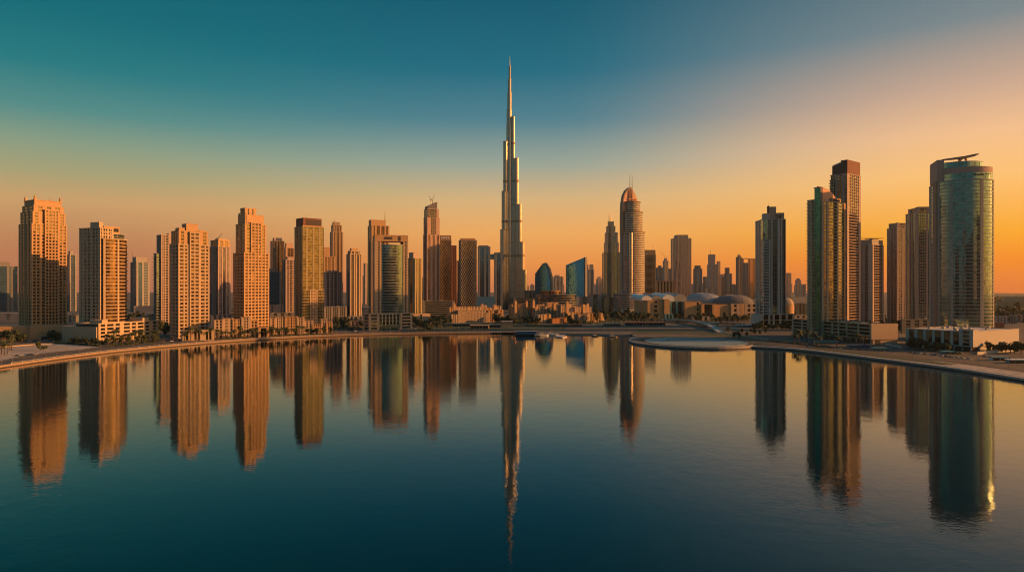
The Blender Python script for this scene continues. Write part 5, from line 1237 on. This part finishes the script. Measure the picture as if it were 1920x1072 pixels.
# clipped hedges
def hedge(label, pts, w, h, seed):
    r = random.Random(seed); b = MB(); o = pts[0]
    q = dense(pts, 1.6)
    for (x, y) in q:
        for _ in range(9):
            c = Vector((x-o[0]+r.uniform(-1,1), y-o[1]+r.uniform(-w,w), r.uniform(.3,h))); nn = Vector((r.uniform(-1,1), r.uniform(-1.2,.4), r.uniform(-.2,1))).normalized()
            t1 = nn.orthogonal().normalized(); t2 = nn.cross(t1); s = r.uniform(.5,.95)
            b.add([c-t1*s-t2*s*.7, c+t1*s-t2*s*.7, c+t1*s*.7+t2*s*.7, c-t1*s*.7+t2*s*.7], [(0,1,2,3)])
    ob = b.build('hedge', MT['leaf']); ob.location = (*o, GZ); return tag(ob, label, 'hedge')
for i, (lb, pp, w, h) in enumerate((
 ('low dark hedge between the sand lot and the blank podium wall', ((100,643),(186,649.5)), 1.4, 2.2),
 ('dark hedge on the promenade before the sunlit left podium', ((205,650),(300,640)), 1.2, 1.8),
 ('low hedge before the first sunlit quay house', ((345,639),(480,632)), 1.0, 1.5),
 ('low hedge before the second sunlit quay house', ((490,631.5),(620,626)), 1.0, 1.5),
 ('hedge at the foot of the ornate old-town block', ((852,611),(935,611.5)), 1.4, 2.4),
 ('hedge on the terrace before the old-town row', ((985,611),(1075,612)), 1.4, 2.2),
 ('long dark hedge between car park and ramp bridge', ((1268,604),(1400,609)), 1.5, 2.6),
 ('hedge along the lawn edge before the long podium', ((1440,640),(1610,656)), 1.0, 1.3),
 ('dark hedge at the base of the pale podium under the big round tower', ((1712,655),(1800,664)), 1.1, 1.8),
 ('hedge behind the white boundary wall at the right edge', ((1838,661),(1915,655)), 1.2, 2.6))):
    hedge(lb, [gp(*a)[:2] for a in pp], w, h, i+40)
# roof garden on the long podium
for i in range(7):
    u, v = 8+i*6.0, 10+(i % 3)*8
    q = POD.root.matrix_basis if False else None
    ca, sa = math.cos(POD.a), math.sin(POD.a)
    plant('t', POD.Cx+u*ca-v*sa, POD.D+u*sa+v*ca, .6, f'small bushy tree on the roof of the long podium, {nth(i)} from the left', 'trees on the podium roof', POD.h(609)+GZ+.1)
b = MB(); rr = random.Random(3)
for k in range(900):
    px = rr.uniform(1864, 1990); D = rr.uniform(1700, 5200); c = Vector((X(px, D), D, GZ)); s = rr.uniform(5, 10)
    for q in range(3):
        nn = Vector((rr.uniform(-1,1), rr.uniform(-1,-.2), rr.uniform(0,1))).normalized(); t1 = nn.orthogonal().normalized(); t2 = nn.cross(t1)
        e = c+Vector((rr.uniform(-4,4), rr.uniform(-4,4), rr.uniform(1,6))); b.add([e-t1*s*.6-t2*s*.5, e+t1*s*.6-t2*s*.5, e+t1*s*.4+t2*s*.5, e-t1*s*.4+t2*s*.5], [(0,1,2,3)])
tag(b.build('woodland', MT['leaf']), 'far dark belt of trees on the plain beyond the right edge houses', 'trees', None, 'stuff')

# ------------------------------------------------------------------ cars
def make_car(paint):
    r = empty('parked_car', 'parked car', 'car', (0,0,GZ))
    b = MB(); b.loft([[(-2.1,-.85,.35),(2.1,-.85,.35),(2.1,.85,.35),(-2.1,.85,.35)],[(-2.2,-.9,.6),(2.2,-.9,.6),(2.2,.9,.6),(-2.2,.9,.6)],[(-2.1,-.85,.95),(2.0,-.85,.85),(2.0,.85,.85),(-2.1,.85,.95)]]); b.build('body', MT[paint], r)
    b = MB(); b.loft([[(-1.6,-.78,.93),(.95,-.78,.9),(.95,.78,.9),(-1.6,.78,.93)],[(-1.15,-.62,1.45),(.3,-.62,1.45),(.3,.62,1.45),(-1.15,.62,1.45)]]); b.build('cabin', MT['g_dark'], r)
    for sx_ in (-1.35, 1.35):
        for sy_ in (-.9, .7):
            b = MB(); b.rod((sx_,sy_,.33),(sx_,sy_+.2,.33), .33, n=10); b.build('wheel', MT['black'], r)
    return r
CARS = {'white': make_car('white_paint'), 'grey': make_car('slate'), 'dark': make_car('black'), 'blue': make_car('bluep'), 'red': make_car('redroof')}
cused = set(); cr = random.Random(8)
CZ = [('left',30,70,668,664,6,'on the lot at the left edge'), ('left',10,150,641.5,637,8,'on the inland road below the beige wall'), ('q',190,330,645,639.5,9,'on the left quay road before the podium'), ('q',340,600,637,626.5,14,'on the left quay road before the quay houses'), ('s',640,668,606,622,5,'in the side street'), ('s',770,880,617,615,7,'on the quay right of the colonnaded podium'), ('m',1270,1390,603,608,16,'in the car park before the mall'), ('m',1372,1412,609,614,6,'near the pale blue canopy'), ('r',1510,1660,650,659,20,'in the row on the right quay road'), ('r',1700,1820,661,674,12,'on the road before the pale podium'), ('r',1840,1915,668,676,6,'on the lot at the right edge'), ('m',1130,1172,603,607,5,'under the trees left of the red-roofed restaurant')]
for (z, x0, x1, y0, y1, n, wh) in CZ:
    for i in range(n):
        f = (i+cr.uniform(.25,.75))/n; x, y, zz = gp(x0+(x1-x0)*f, y0+(y1-y0)*f)
        k = cr.choice(('white','white','grey','dark','blue','blue','red' if i == 2 else 'grey'))
        s = CARS[k]; c = s if k not in cused else dup(s); cused.add(k)
        c.location = (x, y, GZ+.06); c.rotation_euler = (0, 0, {'left': .5, 'q': .6, 's': 1.3, 'm': .1, 'r': -.85}[z]+cr.uniform(-.1,.1)+(1.57 if z == 'm' and i % 2 else 0))
        c['label'] = f'{k} car {wh}, {nth(i)} from the left'; c['group'] = f'cars parked {wh}'
for k, o in CARS.items():
    if k not in cused: bpy.data.objects.remove(o)

# ------------------------------------------------------------------ haze over the plain
hm_ = bpy.data.materials.new('haze'); hm_.use_nodes = True; t_ = hm_.node_tree; t_.nodes.clear()
pv_ = t_.nodes.new('ShaderNodeVolumePrincipled'); ho = t_.nodes.new('ShaderNodeOutputMaterial')
pv_.inputs['Color'].default_value = (.96, .90, .86, 1); pv_.inputs['Density'].default_value = 0.000036; pv_.inputs['Anisotropy'].default_value = .85
t_.links.new(pv_.outputs[0], ho.inputs['Volume'])
b = MB(); b.box(-6900, 6900, -2500, 10900, -2.5, 880)
tag(b.build('haze', hm_), 'thin warm evening haze over the whole city', 'haze', None, 'stuff')
